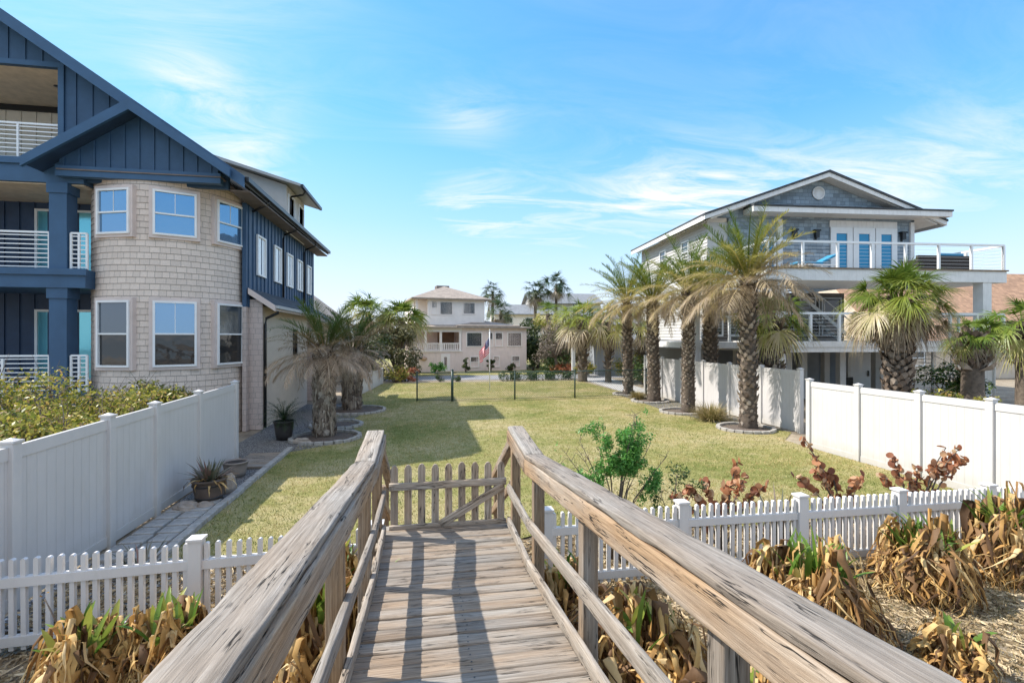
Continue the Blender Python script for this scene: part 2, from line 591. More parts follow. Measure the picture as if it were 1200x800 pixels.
M['bark_palm'] = leafmat('palm_boots', [(0, (.10, .07, .05)), (.4, (.21, .155, .115)), (.75, (.33, .26, .20)), (1, (.44, .37, .30))], .9, trans=0)
M['bark'] = paint('bark', (.13, .10, .075), .4, .9, 8, .7)
M['core'] = paint('palm_trunk_core', (.10, .075, .055), .4, .95, 8, .6)
PH = [(0, (.09, .15, .018)), (.3, (.22, .235, .04)), (.55, (.42, .35, .10)), (.8, (.52, .41, .22)), (1, (.46, .36, .25))]
M['phoenix'] = leafmat('date_palm_leaflet', PH, .5, True, .3, .4)
M['phoenix_grey'] = leafmat('frosted_palm_leaflet', [(0, (.08, .14, .02)), (.3, (.20, .18, .06)), (.55, (.36, .25, .13)), (.8, (.50, .35, .22)), (1, (.56, .42, .30))], .6, True, .3, .25)
M['fan'] = leafmat('fan_palm_leaf', [(0, (.13, .20, .028)), (.35, (.27, .30, .05)), (.6, (.50, .44, .16)), (.8, (.58, .48, .31)), (1, (.46, .36, .25))], .4, True, .25, .4)
M['washington'] = leafmat('distant_fan_palm_leaf', [(0, (.035, .065, .018)), (.5, (.07, .10, .03)), (1, (.20, .16, .10))], .5, True, .25, .2)
M['hedge'] = leafmat('yellow_green_leaves', [(0, (.09, .12, .018)), (.3, (.20, .22, .03)), (.6, (.40, .37, .06)), (.8, (.56, .47, .10)), (.9, (.48, .31, .10)), (1, (.30, .21, .12))], .4, trans=.4)
M['tree'] = leafmat('dark_tree_leaves', [(0, (.02, .035, .010)), (.5, (.05, .075, .018)), (1, (.11, .13, .035))], .5, trans=.25)
M['tree_olive'] = leafmat('olive_tree_leaves', [(0, (.06, .065, .02)), (.5, (.13, .125, .045)), (1, (.23, .20, .09))], .5, trans=.25)
M['tree_brown'] = leafmat('bare_brown_twigs', [(0, (.10, .075, .055)), (.6, (.20, .16, .12)), (1, (.30, .25, .2))], .8, trans=.1)
M['shrub_green'] = leafmat('bright_green_leaves', [(0, (.05, .17, .03)), (.5, (.11, .30, .05)), (1, (.20, .42, .09))], .4, trans=.4)
M['shrub_dark'] = leafmat('dark_green_leaves', [(0, (.02, .05, .012)), (.6, (.05, .10, .02)), (1, (.13, .17, .04))], .4, trans=.25)
M['red_plant'] = leafmat('orange_red_leaves', [(0, (.25, .07, .03)), (.6, (.42, .14, .06)), (1, (.5, .25, .12))], .6, trans=.2)
M['dead'] = leafmat('withered_strap_leaf', [(0, (.11, .06, .03)), (.2, (.24, .13, .055)), (.42, (.47, .26, .08)), (.75, (.66, .43, .16)), (1, (.76, .57, .30))], .65, trans=.25)
M['dead_grey'] = leafmat('dead_frond', [(0, (.22, .17, .12)), (.5, (.38, .30, .22)), (1, (.54, .45, .35))], .8, trans=.2)
M['strap'] = leafmat('green_strap_leaf', [(0, (.07, .15, .02)), (.5, (.17, .27, .04)), (.85, (.35, .36, .07)), (1, (.45, .36, .12))], .4, trans=.3)
M['seagrape'] = leafmat('rust_round_leaf', [(0, (.18, .06, .03)), (.4, (.40, .16, .075)), (.75, (.55, .28, .14)), (1, (.62, .44, .26))], .5, trans=.35)
M['agave'] = leafmat('grey_spiky_leaf', [(0, (.09, .10, .06)), (.5, (.19, .18, .12)), (.8, (.27, .20, .15)), (1, (.30, .15, .11))], .5, trans=.1)
M['silver'] = leafmat('silver_spiky_leaf', [(0, (.30, .31, .24)), (1, (.52, .50, .40))], .5, trans=.15)
M['tuft'] = leafmat('straw_grass_leaf', [(0, (.13, .13, .03)), (.4, (.28, .22, .08)), (1, (.48, .37, .19))], .6, trans=.25)
M['grass'] = leafmat('dormant_lawn_grass', [(0, (.12, .14, .030)), (.35, (.225, .22, .065)), (.65, (.38, .325, .14)), (1, (.55, .46, .25))], .6, trans=.25)
M['sago'] = leafmat('sago_leaf', [(0, (.018, .04, .012)), (.6, (.04, .075, .02)), (1, (.09, .11, .04))], .4, True, .3, .15)
M['litter'] = leafmat('leaf_litter', [(0, (.14, .095, .05)), (.35, (.36, .265, .15)), (1, (.66, .53, .34))], .85, trans=0)
M['pot_brown'] = paint('brown_pot', (.13, .095, .075), .3, .7, 6, .3)
M['pot_dark'] = paint('dark_pot', (.035, .03, .028), .3, .5, 6, .1)
M['pot_grey'] = paint('grey_clay_pot', (.26, .215, .18), .2, .8, 6, .2)
M['soil'] = paint('potting_soil', (.05, .035, .025), .4, .95, 20, .5)
M['rock'] = paint('tan_rock', (.33, .27, .215), .3, .9, 7, .6)
M['cushion'] = paint('blue_cushion', (.03, .24, .42), .1, .8)
M['wicker'] = paint('dark_wicker', (.03, .025, .022), .3, .8, 30, .5)
M['mulch'] = paint('mulch_bed', (.12, .09, .07), .5, .95, 25, .8)
M['sea'] = paint('sea_water', (.06, .16, .2), .1, .12, .2, .3)


def groundmat():
    m, nt, p = newmat('sandy_soil')
    v = coords(nt)
    a = noise(nt, v, .9, 5, .6); b = noise(nt, v, 9, 6, .65); cc = noise(nt, v, 60, 4, .6)
    c = ramp(nt, a, [(.3, (.22, .17, .115)), (.55, (.36, .29, .20)), (.75, (.46, .385, .28))])
    c = mixc(nt, .6, c, ramp(nt, b, [(.3, .5), (.7, 1.3)]), 'MULTIPLY')
    c = mixc(nt, .5, c, ramp(nt, cc, [(.3, .6), (.7, 1.3)]), 'MULTIPLY')
    sy = N(nt, 'ShaderNodeSeparateXYZ'); LK(nt, v, sy.inputs[0])
    c = mixc(nt, ramp(nt, mathn(nt, 'MULTIPLY', mathn(nt, 'ADD', sy.outputs[1], 1.0), -.125), [(0, 0), (1, 1)]), c, mixc(nt, .3, (.56, .48, .37), ramp(nt, b, [(.3, .6), (.7, 1.2)]), 'MULTIPLY'))
    LK(nt, c, p.inputs['Base Color'])
    p.inputs['Roughness'].default_value = .95
    bump(nt, p, mathn(nt, 'ADD', b, cc), .6, .03)
    return m


def lawnmat():
    m, nt, p = newmat('lawn_turf')
    v = coords(nt)
    a = noise(nt, v, .35, 5, .6, .4); b = noise(nt, v, 2.6, 6, .65); d = noise(nt, v, 45, 4, .7)
    f = mathn(nt, 'ADD', mathn(nt, 'MULTIPLY', a, .6), mathn(nt, 'MULTIPLY', b, .4))
    c = ramp(nt, f, [(.36, (.17, .185, .05)), (.46, (.27, .25, .09)), (.55, (.37, .315, .15)), (.66, (.47, .38, .22))])
    c = mixc(nt, .8, c, ramp(nt, d, [(.3, .5), (.7, 1.35)]), 'MULTIPLY')
    LK(nt, c, p.inputs['Base Color'])
    p.inputs['Roughness'].default_value = .95
    p.inputs['Specular IOR Level'].default_value = .1
    bump(nt, p, mathn(nt, 'ADD', d, b), .7, .03)
    return m


def gravelmat(name, c0, c1, sc=38):
    m, nt, p = newmat(name)
    v = coords(nt)
    vo = N(nt, 'ShaderNodeTexVoronoi', inp={'Scale': sc})
    LK(nt, v, vo.inputs['Vector'])
    sp = N(nt, 'ShaderNodeSeparateColor'); LK(nt, vo.outputs['Color'], sp.inputs[0])
    c = ramp(nt, sp.outputs[0], [(.0, c0), (.9, c1)])
    e = ramp(nt, vo.outputs['Distance'], [(.25, 1.0), (.62, .25)])
    c = mixc(nt, 1.0, c, e, 'MULTIPLY')
    LK(nt, c, p.inputs['Base Color'])
    p.inputs['Roughness'].default_value = .9
    bump(nt, p, mathn(nt, 'MULTIPLY', vo.outputs['Distance'], -1.0), 1.0, .02)
    return m


M['ground'] = groundmat()
M['lawn'] = lawnmat()
M['gravel_white'] = gravelmat('white_shell_gravel', (.36, .33, .30), (.78, .75, .70), 26)
M['gravel_grey'] = gravelmat('grey_gravel', (.20, .185, .17), (.44, .41, .375), 40)

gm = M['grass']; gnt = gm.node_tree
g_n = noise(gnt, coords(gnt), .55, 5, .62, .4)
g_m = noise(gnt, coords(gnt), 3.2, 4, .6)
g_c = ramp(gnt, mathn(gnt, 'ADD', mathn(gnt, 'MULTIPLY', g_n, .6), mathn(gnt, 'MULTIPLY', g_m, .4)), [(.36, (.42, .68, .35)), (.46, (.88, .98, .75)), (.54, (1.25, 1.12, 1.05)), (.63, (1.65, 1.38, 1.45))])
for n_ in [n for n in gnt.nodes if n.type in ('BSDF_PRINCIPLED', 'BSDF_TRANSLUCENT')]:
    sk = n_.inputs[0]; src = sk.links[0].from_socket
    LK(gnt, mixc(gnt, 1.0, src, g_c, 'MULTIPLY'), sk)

rng = random.Random(7)
nr = np.random.default_rng(7)

# ------------------------------------------------------------------ ground, sea, lawn, paths


def gz(x, y):
    """height of the sandy ground"""
    z = -0.06 - 0.016 * max(0, min(x, 10))
    if y > 6.2:
        t = min(1, (y - 6.2) / 1.2); z = z * (1 - t) - .012 * t
    if y < 2.6:
        t = min(1, (2.6 - y) / 4.0); z += .55 * t * t * (3 - 2 * t)
    if y < -8:
        z -= min(3.2, (-8 - y) * .12)
    if -2 < y < 6.5:
        z += .05 * mnoise.noise(Vector((x * .8, y * .8, 3))) + .02 * mnoise.noise(Vector((x * 3, y * 3, 8)))
    return z


def ground():
    xs = np.concatenate([[-900, -400, -200, -100, -60, -40, -28, -20], np.arange(-15, 18.01, .3), [20, 26, 34, 46, 60, 100, 200, 400, 900]])
    ys = np.concatenate([[-900, -400, -200, -100, -60, -45, -30, -20, -14, -10, -8], np.arange(-6, 8.01, .25), np.arange(9, 45, 2), [50, 60, 80, 120, 200, 400, 900]])
    v = [(x, y, gz(x, y)) for y in ys for x in xs]
    nx = len(xs)
    f = [(j * nx + i, j * nx + i + 1, (j + 1) * nx + i + 1, (j + 1) * nx + i) for j in range(len(ys) - 1) for i in range(nx - 1)]
    b = MB(); b.add(v, f, True)
    structure(b.build('ground', M['ground']))


ground()
b = MB(); b.add([(-900, -900, -2.0), (900, -900, -2.0), (900, -30, -2.0), (-900, -30, -2.0)], [(0, 1, 2, 3)])
structure(b.build('sea', M['sea']))


def sheet(name, pts, z, mat):
    b = MB(); b.add([(x, y, z) for x, y in pts], [tuple(range(len(pts)))])
    return structure(b.build(name, mat))


# lawn with an uneven dune-side edge
edge = [(-3.42, 7.35)] + [(x, 7.2 + .25 * mnoise.noise(Vector((x * 1.3, 0, 0))) - .06 * max(0, x - 2)) for x in np.arange(-3.2, 10.2, .3)] + [(10.15, 6.6)]
lawn_pts = edge + [(10.15, 12.6), (11.2, 13.6), (11.2, 25.6), (10.4, 25.8), (10.4, 32.6), (-3.0, 32.6), (-3.4, 20)]
sheet('lawn', lawn_pts, 0.0, M['lawn'])
sheet('gravel_strip', [(-4.35, 5.75), (.6, 5.75), (.6, 6.4), (-.9, 7.0), (-2.2, 7.25), (-3.42, 7.3), (-4.35, 7.3)], -.004 + 0.01, M['gravel_white'])
sheet('gravel_bed', [(-4.35, 9.6), (-3.55, 9.6), (-3.55, 13.4), (-2.6, 14.2), (-2.1, 16), (-2.6, 18), (-2.2, 21), (-3.0, 23), (-5.1, 23), (-5.1, 14), (-4.35, 13)], .004, M['gravel_grey'])
sheet('gravel_border', [(11.3, 13.7), (9.9, 15.2), (9.7, 17.2), (9.5, 18.2), (9.65, 21), (9.75, 23.5), (11.3, 24.6)], .004, M['gravel_grey'])
sheet('street', [(-60, 34.2), (60, 34.2), (60, 38.2), (-60, 38.2)], .004, M['asphalt'])
sheet('driveway', [(10.5, 24.9), (12.2, 24.9), (13.2, 34.2), (10.9, 34.2)], .004, M['concrete'])
sheet('verge', [(-60, 38.3), (60, 38.3), (60, 70), (-60, 70)], .004, M['lawn'])

# blades of the lawn, far too many to count


def inpoly(px, py, poly):
    ins = np.zeros(len(px), bool)
    j = len(poly) - 1
    for i in range(len(poly)):
        xi, yi = poly[i]; xj, yj = poly[j]
        c = ((yi > py) != (yj > py)) & (px < (xj - xi) * (py - yi) / (yj - yi + 1e-12) + xi)
        ins ^= c
        j = i
    return ins


def blades(name, n, box, hmin, hmax, w, mat, poly=None, zfun=None, power=1.0):
    x = nr.uniform(box[0], box[1], n)
    t = nr.random(n) ** power
    y = box[2] + (box[3] - box[2]) * t
    if poly is not None:
        k = inpoly(x, y, poly)
        x, y = x[k], y[k]
    n = len(x)
    z = np.zeros(n) if zfun is None else np.array([zfun(a, c) for a, c in zip(x, y)])
    h = nr.uniform(hmin, hmax, n); a = nr.uniform(0, 2 * np.pi, n)
    ww = w * nr.uniform(.6, 1.4, n)
    lx, ly = nr.normal(0, .5, n) * h, nr.normal(0, .5, n) * h
    p0 = np.stack([x - np.cos(a) * ww, y - np.sin(a) * ww, z - .002], 1)
    p1 = np.stack([x + np.cos(a) * ww, y + np.sin(a) * ww, z - .002], 1)
    p2 = np.stack([x + lx, y + ly, z + h], 1)
    v = np.stack([p0, p1, p2], 1).reshape(-1, 3)
    o = npmesh(name, v, np.arange(3 * n).reshape(-1, 3), mat)
    o['kind'] = 'stuff'
    return o


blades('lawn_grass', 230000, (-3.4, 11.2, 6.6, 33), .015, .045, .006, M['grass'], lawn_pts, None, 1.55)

# thick dune scrub behind the viewpoint, towards the sea; it shows mirrored in the window panes
def dune_scrub():
    g = np.random.default_rng(3)
    cl = []
    for i in range(90):
        x, y = g.uniform(-34, 24), g.uniform(-20, -7)
        r = g.uniform(.5, 1.3)
        cl.append(((x, y, gz(x, y) + r * .5), (r * 1.3, r * 1.1, r * g.uniform(.6, 1.5)), r))
    v, f = leaf_cloud(cl, 30000, .10, 4)
    o = npmesh('dune_scrub', v, f, M['tree_olive'])
    o['kind'] = 'stuff'


# litter of dead leaves on the sand below the walkway
def litter(n):
    x = nr.uniform(-4.2, 10, n); y = nr.uniform(1.5, 7.1, n)
    k = ~((x > -.5) & (x < 1.0) & (y < 2.5))
    x, y = x[k], y[k]; n = len(x)
    z = np.array([gz(a, c) for a, c in zip(x, y)])
    z = np.where((x < .5) & (y > 5.75), np.maximum(z, .006), z)
    L = nr.uniform(.04, .19, n); w = nr.uniform(.0012, .006, n); a = nr.uniform(0, 2 * np.pi, n)
    dx, dy = np.cos(a), np.sin(a)
    zr = nr.uniform(.004, .05, (n, 4))
    P = [np.stack([x + s * dx * L - t * dy * w, y + s * dy * L + t * dx * w, z + zr[:, i]], 1) for i, (s, t) in enumerate(((-.5, -1), (.5, -1), (.5, 1), (-.5, 1)))]
    v = np.stack(P, 1).reshape(-1, 3)
    o = npmesh('leaf_litter', v, np.arange(4 * n).reshape(-1, 4), M['litter'])
    o['kind'] = 'stuff'


litter(52000)
blades('dune_grass', 30000, (1.6, 10, 2.2, 6.9), .03, .12, .003, M['tuft'], None, gz, 1)

# ------------------------------------------------------------------ wooden walkway in the foreground


def plank(name, p0, p1, w, t, mat, parent, wear=.004, seed=0, up=(0, 0, 1), r=.006, step=.06):
    """a board swept along local X from p0 to p1, w wide, t thick, its arrises worn"""
    p0, p1 = Vector(p0), Vector(p1)
    d = p1 - p0; L = d.length; d.normalize()
    up = Vector(up); side = up.cross(d).normalized(); upn = d.cross(side).normalized()
    prof = []
    nw = max(2, int(w / .02)); nt_ = max(2, int(t / .02))
    hw, ht = w / 2, t / 2
    def edge(a, c, n):
        return [(a[0] + (c[0] - a[0]) * i / n, a[1] + (c[1] - a[1]) * i / n) for i in range(n)]
    k = r
    prof += edge((-hw + k, -ht), (hw - k, -ht), nw) + [(hw - k, -ht), (hw - k * .3, -ht + k * .3)]
    prof += edge((hw, -ht + k), (hw, ht - k), nt_) + [(hw, ht - k), (hw - k * .3, ht - k * .3)]
    prof += edge((hw - k, ht), (-hw + k, ht), nw) + [(-hw + k, ht), (-hw + k * .3, ht - k * .3)]
    prof += edge((-hw, ht - k), (-hw, -ht + k), nt_) + [(-hw, -ht + k), (-hw + k * .3, -ht + k * .3)]
    nx = max(2, int(L / step)); m = len(prof)
    vs, fs = [], []
    for i in range(nx + 1):
        x = L * i / nx
        for (a, c) in prof:
            corner = min(1, (abs(a) / hw) ** 6 * (abs(c) / ht) ** 4)
            q = Vector((x * 2.0 + seed * 3.1, a * 22, c * 22 + seed))
            e = wear * (mnoise.noise(q) * .6 + mnoise.noise(q * 3) * .35) - corner * wear * 2.2 * max(0, mnoise.noise(Vector((x * 4, seed, a * 3))) + .35)
            l = math.hypot(a / hw, c / ht)
            vs.append((x + (wear * mnoise.noise(Vector((a * 60, c * 60, seed))) * 2 if i in (0, nx) else 0), a * (1 + e / hw), c * (1 + e / ht)))
    for i in range(nx):
        for j in range(m):
            fs.append((i * m + j, i * m + (j + 1) % m, (i + 1) * m + (j + 1) % m, (i + 1) * m + j))
    fs.append(tuple(range(m - 1, -1, -1))); fs.append(tuple(nx * m + j for j in range(m)))
    b = MB(); b.add(vs, fs, True)
    b.sm[-1] = b.sm[-2] = False
    o = b.build(name, mat, None, None, uv=False)
    mat4 = Matrix((d, side, upn)).transposed().to_4x4()
    mat4.translation = p0
    if parent is not None:
        o.parent = parent
        mat4.translation = p0 - Vector(parent.get('_world', (0, 0, 0)))
    o.matrix_basis = mat4
    return o


BRK = 4.1          # where the ramp meets the level landing
DX0, DX1 = -.42, .885


def dz(y):
    return .975 + .118 * max(0, BRK - y)


def walkway():
    t = thing('boardwalk', 'weathered grey wooden boardwalk with handrails leading down to a picket gate', 'boardwalk', (.26, 2.6, 0))
    # deck planks, one mesh
    b = MB()
    y = -1.9
    k = 0
    while y < 5.2:
        w = .138 + rng.uniform(-.004, .004)
        gap = rng.uniform(.008, .015)
        x0, x1 = DX0 - .02 + rng.uniform(-.02, .01), DX1 + .02 + rng.uniform(-.01, .02)
        nxs, nys = 26, 5
        vs = []
        cup = rng.uniform(-.004, .006)
        for top in (1, 0):
            for j in range(nys + 1):
                for i in range(nxs + 1):
                    x = x0 + (x1 - x0) * i / nxs; yy = y + w * j / nys
                    s = (j / nys - .5) * 2
                    er = .004 * mnoise.noise(Vector((x * 6, k * 2.3, s)))
                    z = dz(yy) + (cup * s * s + .0022 * mnoise.noise(Vector((x * 3, yy * 20, k))) if top else -.036)
                    if abs(s) > .99:
                        yy += er - s * .002
                        if top:
                            z -= .005
                    vs.append((x, yy, z))
        W = nxs + 1; H = (nys + 1) * W
        fs = []
        for j in range(nys):
            for i in range(nxs):
                a = j * W + i
                fs.append((a, a + 1, a + W + 1, a + W)); fs.append((H + a, H + a + W, H + a + W + 1, H + a + 1))
        for i in range(nxs):
            fs.append((H + i, H + i + 1, i + 1, i)); a = nys * W + i; fs.append((a, a + 1, H + a + 1, H + a))
        for j in range(nys):
            a = j * W; fs.append((a, a + W, H + a + W, H + a)); a = j * W + nxs; fs.append((a + W, a, H + a, H + a + W))
        b.add(vs, fs, True)
        y += w + gap; k += 1
    b.build('deck', M['deck'], t, uv=False)
    # nail heads over the joists
    b2 = MB(); yy = -1.9
    while yy < 5.1:
        for x in (DX0 + .035, DX1 - .035, .26):
            for o_ in (.03, .11):
                px_, py_ = x + rng.uniform(-.012, .012), yy + o_ + rng.uniform(-.008, .008)
                b2.add([(px_ + .0055 * math.cos(q), py_ + .0055 * math.sin(q), dz(py_) + .0062) for q in np.linspace(0, 5.5, 8)], [tuple(range(8))])
        yy += .1495
    nb = b2.build('nail_heads', M['black_metal'], t, uv=False); nb['kind'] = 'stuff'
    # joists and frame below
    b = MB()
    for x in (DX0 + .02, .26, DX1 - .02):
        b.bar((x, -1.9, dz(-1.9) - .12), (x, BRK, dz(BRK) - .12), .04, .16)
        b.bar((x, BRK, dz(BRK) - .12), (x, 5.15, dz(5) - .12), .04, .16)
    b.build('joist_frame', M['wood_post'], t)
    ys = (5.06, 4.02, 2.74, 1.40, .05, -1.3)
    s = 0
    for side in (-1, 1):
        xi = DX0 - .0 if side < 0 else DX1 + .0          # inner face of the posts
        xc = xi + side * .045
        for y in ys:
            s += 1
            plank('handrail_post', (xc, y, gz(xc, y) - .25), (xc, y, dz(y) + .83), .092, .092, M['wood_post'], t, .002, s, (1, 0, 0))
        # top rails: wide cap, and the board on edge under its inner side
        cx0, cx1 = (xi - .145, xi + .02) if side < 0 else (xi - .03, xi + .135)
        cxm = (cx0 + cx1) / 2
        hz = .885
        for (ya, yb) in ((-1.9, BRK + .1), (BRK + .1, 5.12)):
            s += 1
            za, zb = (2.55, 1.915) if ya < 0 else (1.915, 2.0)
            plank('top_rail', (cxm, ya, za), (cxm, yb - .004, zb), cx1 - cx0, .042, M['wood'], t, .006, s, step=.04)
            s += 1
            fx = xi - side * .021
            plank('fascia_board', (fx, ya, za - .0845), (fx, yb - .004, zb - .0845), .038, .124, M['wood_warm'], t, .003, s)
        # lower rails on the inner faces
        for nm, h, hh in (('mid_rail', .40, .088), ('toe_board', .055, .088)):
            fx = xi - side * .021
            for (ya, yb) in ((-1.9, BRK), (BRK, 5.1)):
                s += 1
                plank(nm, (fx, ya, dz(ya) + h), (fx, yb - .004, dz(yb) + h), .04, hh, M['wood'], t, .003, s)
    # stair beyond the gate
    for k in range(5):
        yy, zz = 5.46 + .28 * k, .86 - .175 * k
        plank('stair_tread', (DX0, yy, zz), (DX1, yy, zz), .25, .038, M['wood'], t, .003, 70 + k)
    for side in (-1, 1):
        xi = DX0 - .03 if side < 0 else DX1 + .03
        plank('stair_stringer', (xi, 5.3, .90), (xi, 6.75, -.0), .04, .2, M['wood_post'], t, .002, 80 + side)
        plank('stair_handrail', (xi, 5.1, 1.87), (xi, 6.75, .98), .09, .09, M['wood_warm'], t, .003, 83 + side)
        plank('stair_handrail', (xi, 5.12, 1.42), (xi, 6.70, .58), .04, .088, M['wood_warm'], t, .003, 87 + side)
        plank('handrail_post', (xi + side * .06, 6.7, -.15), (xi + side * .06, 6.7, 1.0), .09, .09, M['wood_post'], t, .002, 90 + side, (1, 0, 0))
    # gate across the end of the landing
    g0, g1, gy = DX0 + .06, DX1 - .03, 5.22
    gate = plank('gate', (g0, gy, 1.41), (g1, gy, 1.415), .036, .075, M['gate'], t, .003, 101)
    gb = Matrix(gate.matrix_basis)
    def sub(name, p0, p1, w, tk, seed, up=(0, 0, 1)):
        o = plank(name, Vector(p0) - Vector((.26, 2.6, 0)), Vector(p1) - Vector((.26, 2.6, 0)), w, tk, M['gate'], None, .003, seed, up)
        o.parent = gate
        o.matrix_basis = gb.inverted() @ o.matrix_basis
    sub('gate_rail', (g0, gy, .98), (g1, gy, .98), .036, .075, 102)
    sub('gate_brace', (g0 + .52, gy - .002, 1.0), (g1 - .03, gy - .002, 1.37), .032, .08, 103)
    n = 9
    for k in range(n):
        x = g0 + .05 + (g1 - g0 - .1) * k / (n - 1)
        b = MB()
        pw = .076
        b.prism([(-pw / 2, 0), (pw / 2, 0), (pw / 2, .70), (pw * .28, .735), (0, .745), (-pw * .28, .735), (-pw / 2, .70)], 'y', 0, .02)
        # long side along local X so the grain runs up the picket
        b.v = [(z, -x_, y_) for (x_, y_, z) in b.v]
        o = b.build('gate_picket', M['gate'], None, None, uv=False, bevel=.003)
        o.parent = gate
        m4 = Matrix(((0, -1, 0, x - .26), (0, 0, 1, gy + .022 - 2.6), (1, 0, 0, .885 + rng.uniform(-.008, .008)), (0, 0, 0, 1)))
        o.matrix_basis = gb.inverted() @ m4


walkway()

# ------------------------------------------------------------------ fences


def picket_fence(name, label, x_posts, y_of, z_of):
    c = ((x_posts[0] + x_posts[-1]) / 2, y_of((x_posts[0] + x_posts[-1]) / 2), -.1)
    t = thing(name, label, 'fence', c)
    for x in x_posts:
        b = MB(); y, z = y_of(x), z_of(x)
        b.box(x - .062, x + .062, y - .062, y + .062, z - .15, z + .95)
        po = b.build('post', M['picket'], t, bevel=.006)
        b = MB(); b.box(x - .075, x + .075, y - .075, y + .075, z + .95, z + .975)
        b.add([(x - .06, y - .06, z + .976), (x + .06, y - .06, z + .976), (x + .06, y + .06, z + .976), (x - .06, y + .06, z + .976), (x, y, z + 1.0)], [(0, 1, 4), (1, 2, 4), (2, 3, 4), (3, 0, 4)])
        cp = b.build('post_cap', M['picket'], None, off=c); cp.parent = po
    for xa, xb in zip(x_posts[:-1], x_posts[1:]):
        b = MB()
        n = int(round((xb - xa) / .098))
        ya, yb, za, zb = y_of(xa), y_of(xb), z_of(xa), z_of(xb)
        for k in range(1, n):
            f = k / n
            x, y, z = xa + (xb - xa) * f, ya + (yb - ya) * f, za + (zb - za) * f
            h = .915 + rng.uniform(-.006, .006)
            lean = rng.uniform(-.006, .006)
            w = .021
            b.prism([(x - w, z + .05), (x + w, z + .05), (x + w + lean, z + h - .014), (x + w * .45 + lean, z + h), (x - w * .45 + lean, z + h), (x - w + lean, z + h - .014)], 'y', y - .021, y + .021)
        b.build('picket_panel', M['picket'], t)
        for hz in (.70, .14):
            b = MB()
            v = []
            for (x, y, z) in ((xa + .06, ya, za), (xb - .06, yb, zb)):
                v += [(x, y - .035, z + hz - .045), (x, y + .035, z + hz - .045), (x, y + .035, z + hz + .045), (x, y - .035, z + hz + .045)]
            b.add(v, [(0, 3, 2, 1), (4, 5, 6, 7), (0, 1, 5, 4), (1, 2, 6, 5), (2, 3, 7, 6), (3, 0, 4, 7)])
            b.build('fence_rail', M['picket'], t)


picket_fence('picket_fence', 'white picket fence from the boardwalk towards the tall right-hand fence', [1.42, 3.17, 4.88, 6.45, 8.0, 9.6], lambda x: 5.7 + .02 * (x - 1.4), lambda x: -.03 - .013 * x)
picket_fence('picket_fence', 'short white picket fence beside the blue house yard, left of the boardwalk', [-4.15, -2.30, -.52], lambda x: 5.45 + .06 * (x + 4), lambda x: -.07)


def privacy_fence(name, label, posts, h, mat='vinyl', gap_first=False, side=1):
    """posts: list of (x, y, z, top)"""
    c = (posts[0][0], posts[0][1], 0)
    t = thing(name, label, 'fence', c)
    for (x, y, z, hh) in posts:
        b = MB(); b.box(x - .064, x + .064, y - .064, y + .064, z - .1, z + hh + .03)
        po = b.build('post', M['vinyl_plain'], t, bevel=.006)
        b = MB(); b.box(x - .078, x + .078, y - .078, y + .078, z + hh + .031, z + hh + .055)
        b.add([(x - .06, y - .06, z + hh + .056), (x + .06, y - .06, z + hh + .056), (x + .06, y + .06, z + hh + .056), (x - .06, y + .06, z + hh + .056), (x, y, z + hh + .085)], [(0, 1, 4), (1, 2, 4), (2, 3, 4), (3, 0, 4)])
        cp = b.build('post_cap', M['vinyl_plain'], None, off=c); cp.parent = po
    for p, q in zip(posts[:-1], posts[1:]):
        d = Vector((q[0] - p[0], q[1] - p[1], 0)).normalized(); nrm = Vector((-d.y, d.x, 0))
        a = Vector((p[0], p[1], 0)) + d * .06; e = Vector((q[0], q[1], 0)) - d * .06

        def slab(za, zb, ta, tb, th):
            v = []
            for P, z0, z1 in ((a, za, ta), (e, zb, tb)):
                for s_, z in ((-1, z0), (1, z0), (1, z1), (-1, z1)):
                    v.append((P.x + nrm.x * s_ * th, P.y + nrm.y * s_ * th, z))
            b = MB()
            b.add(v, [(0, 3, 2, 1), (4, 5, 6, 7), (0, 1, 5, 4), (1, 2, 6, 5), (2, 3, 7, 6), (3, 0, 4, 7)])
            return b
        zp, zq, tp, tq = p[2], q[2], p[2] + p[3], q[2] + q[3]
        slab(zp + .13, zq + .13, tp - .13, tq - .13, .012).build('panel', M[mat], t)
        slab(tp - .15, tq - .15, tp - .01, tq - .01, .025).build('fence_rail', M['vinyl_plain'], t)
        slab(zp + .02, zq + .02, zp + .16, zq + .16, .025).build('fence_rail', M['vinyl_plain'], t)
    return t


privacy_fence('privacy_fence', 'tall white vinyl fence in shade beside the blue house and the planters',
              [(-4.4, y, 0, 1.78 + .012 * (y - 6)) for y in (4.6, 6.2, 7.87, 9.1, 10.7, 12.6)], 1.8)
privacy_fence('privacy_fence', 'sunny white vinyl fence nearest on the right, behind the picket fence',
              [(10.22, y, -.03, 1.80) for y in (11.75, 10.22, 8.74, 7.4, 5.9, 4.4, 2.9)], 1.8)
privacy_fence('privacy_fence', 'white vinyl fence running behind the row of date palms',
              [(11.42, y, 0, 1.93) for y in (13.5, 15.3, 17.1, 18.9, 20.7, 22.5, 24.4)], 1.9)
privacy_fence('low_fence', 'low white fence at the far left of the lawn behind the shaggy palms',
              [(-3.55, 23.0, 0, 1.05), (-3.25, 26, 0, 1.02), (-2.95, 29, 0, 1.0), (-2.65, 32.2, 0, .95)], 1.0)


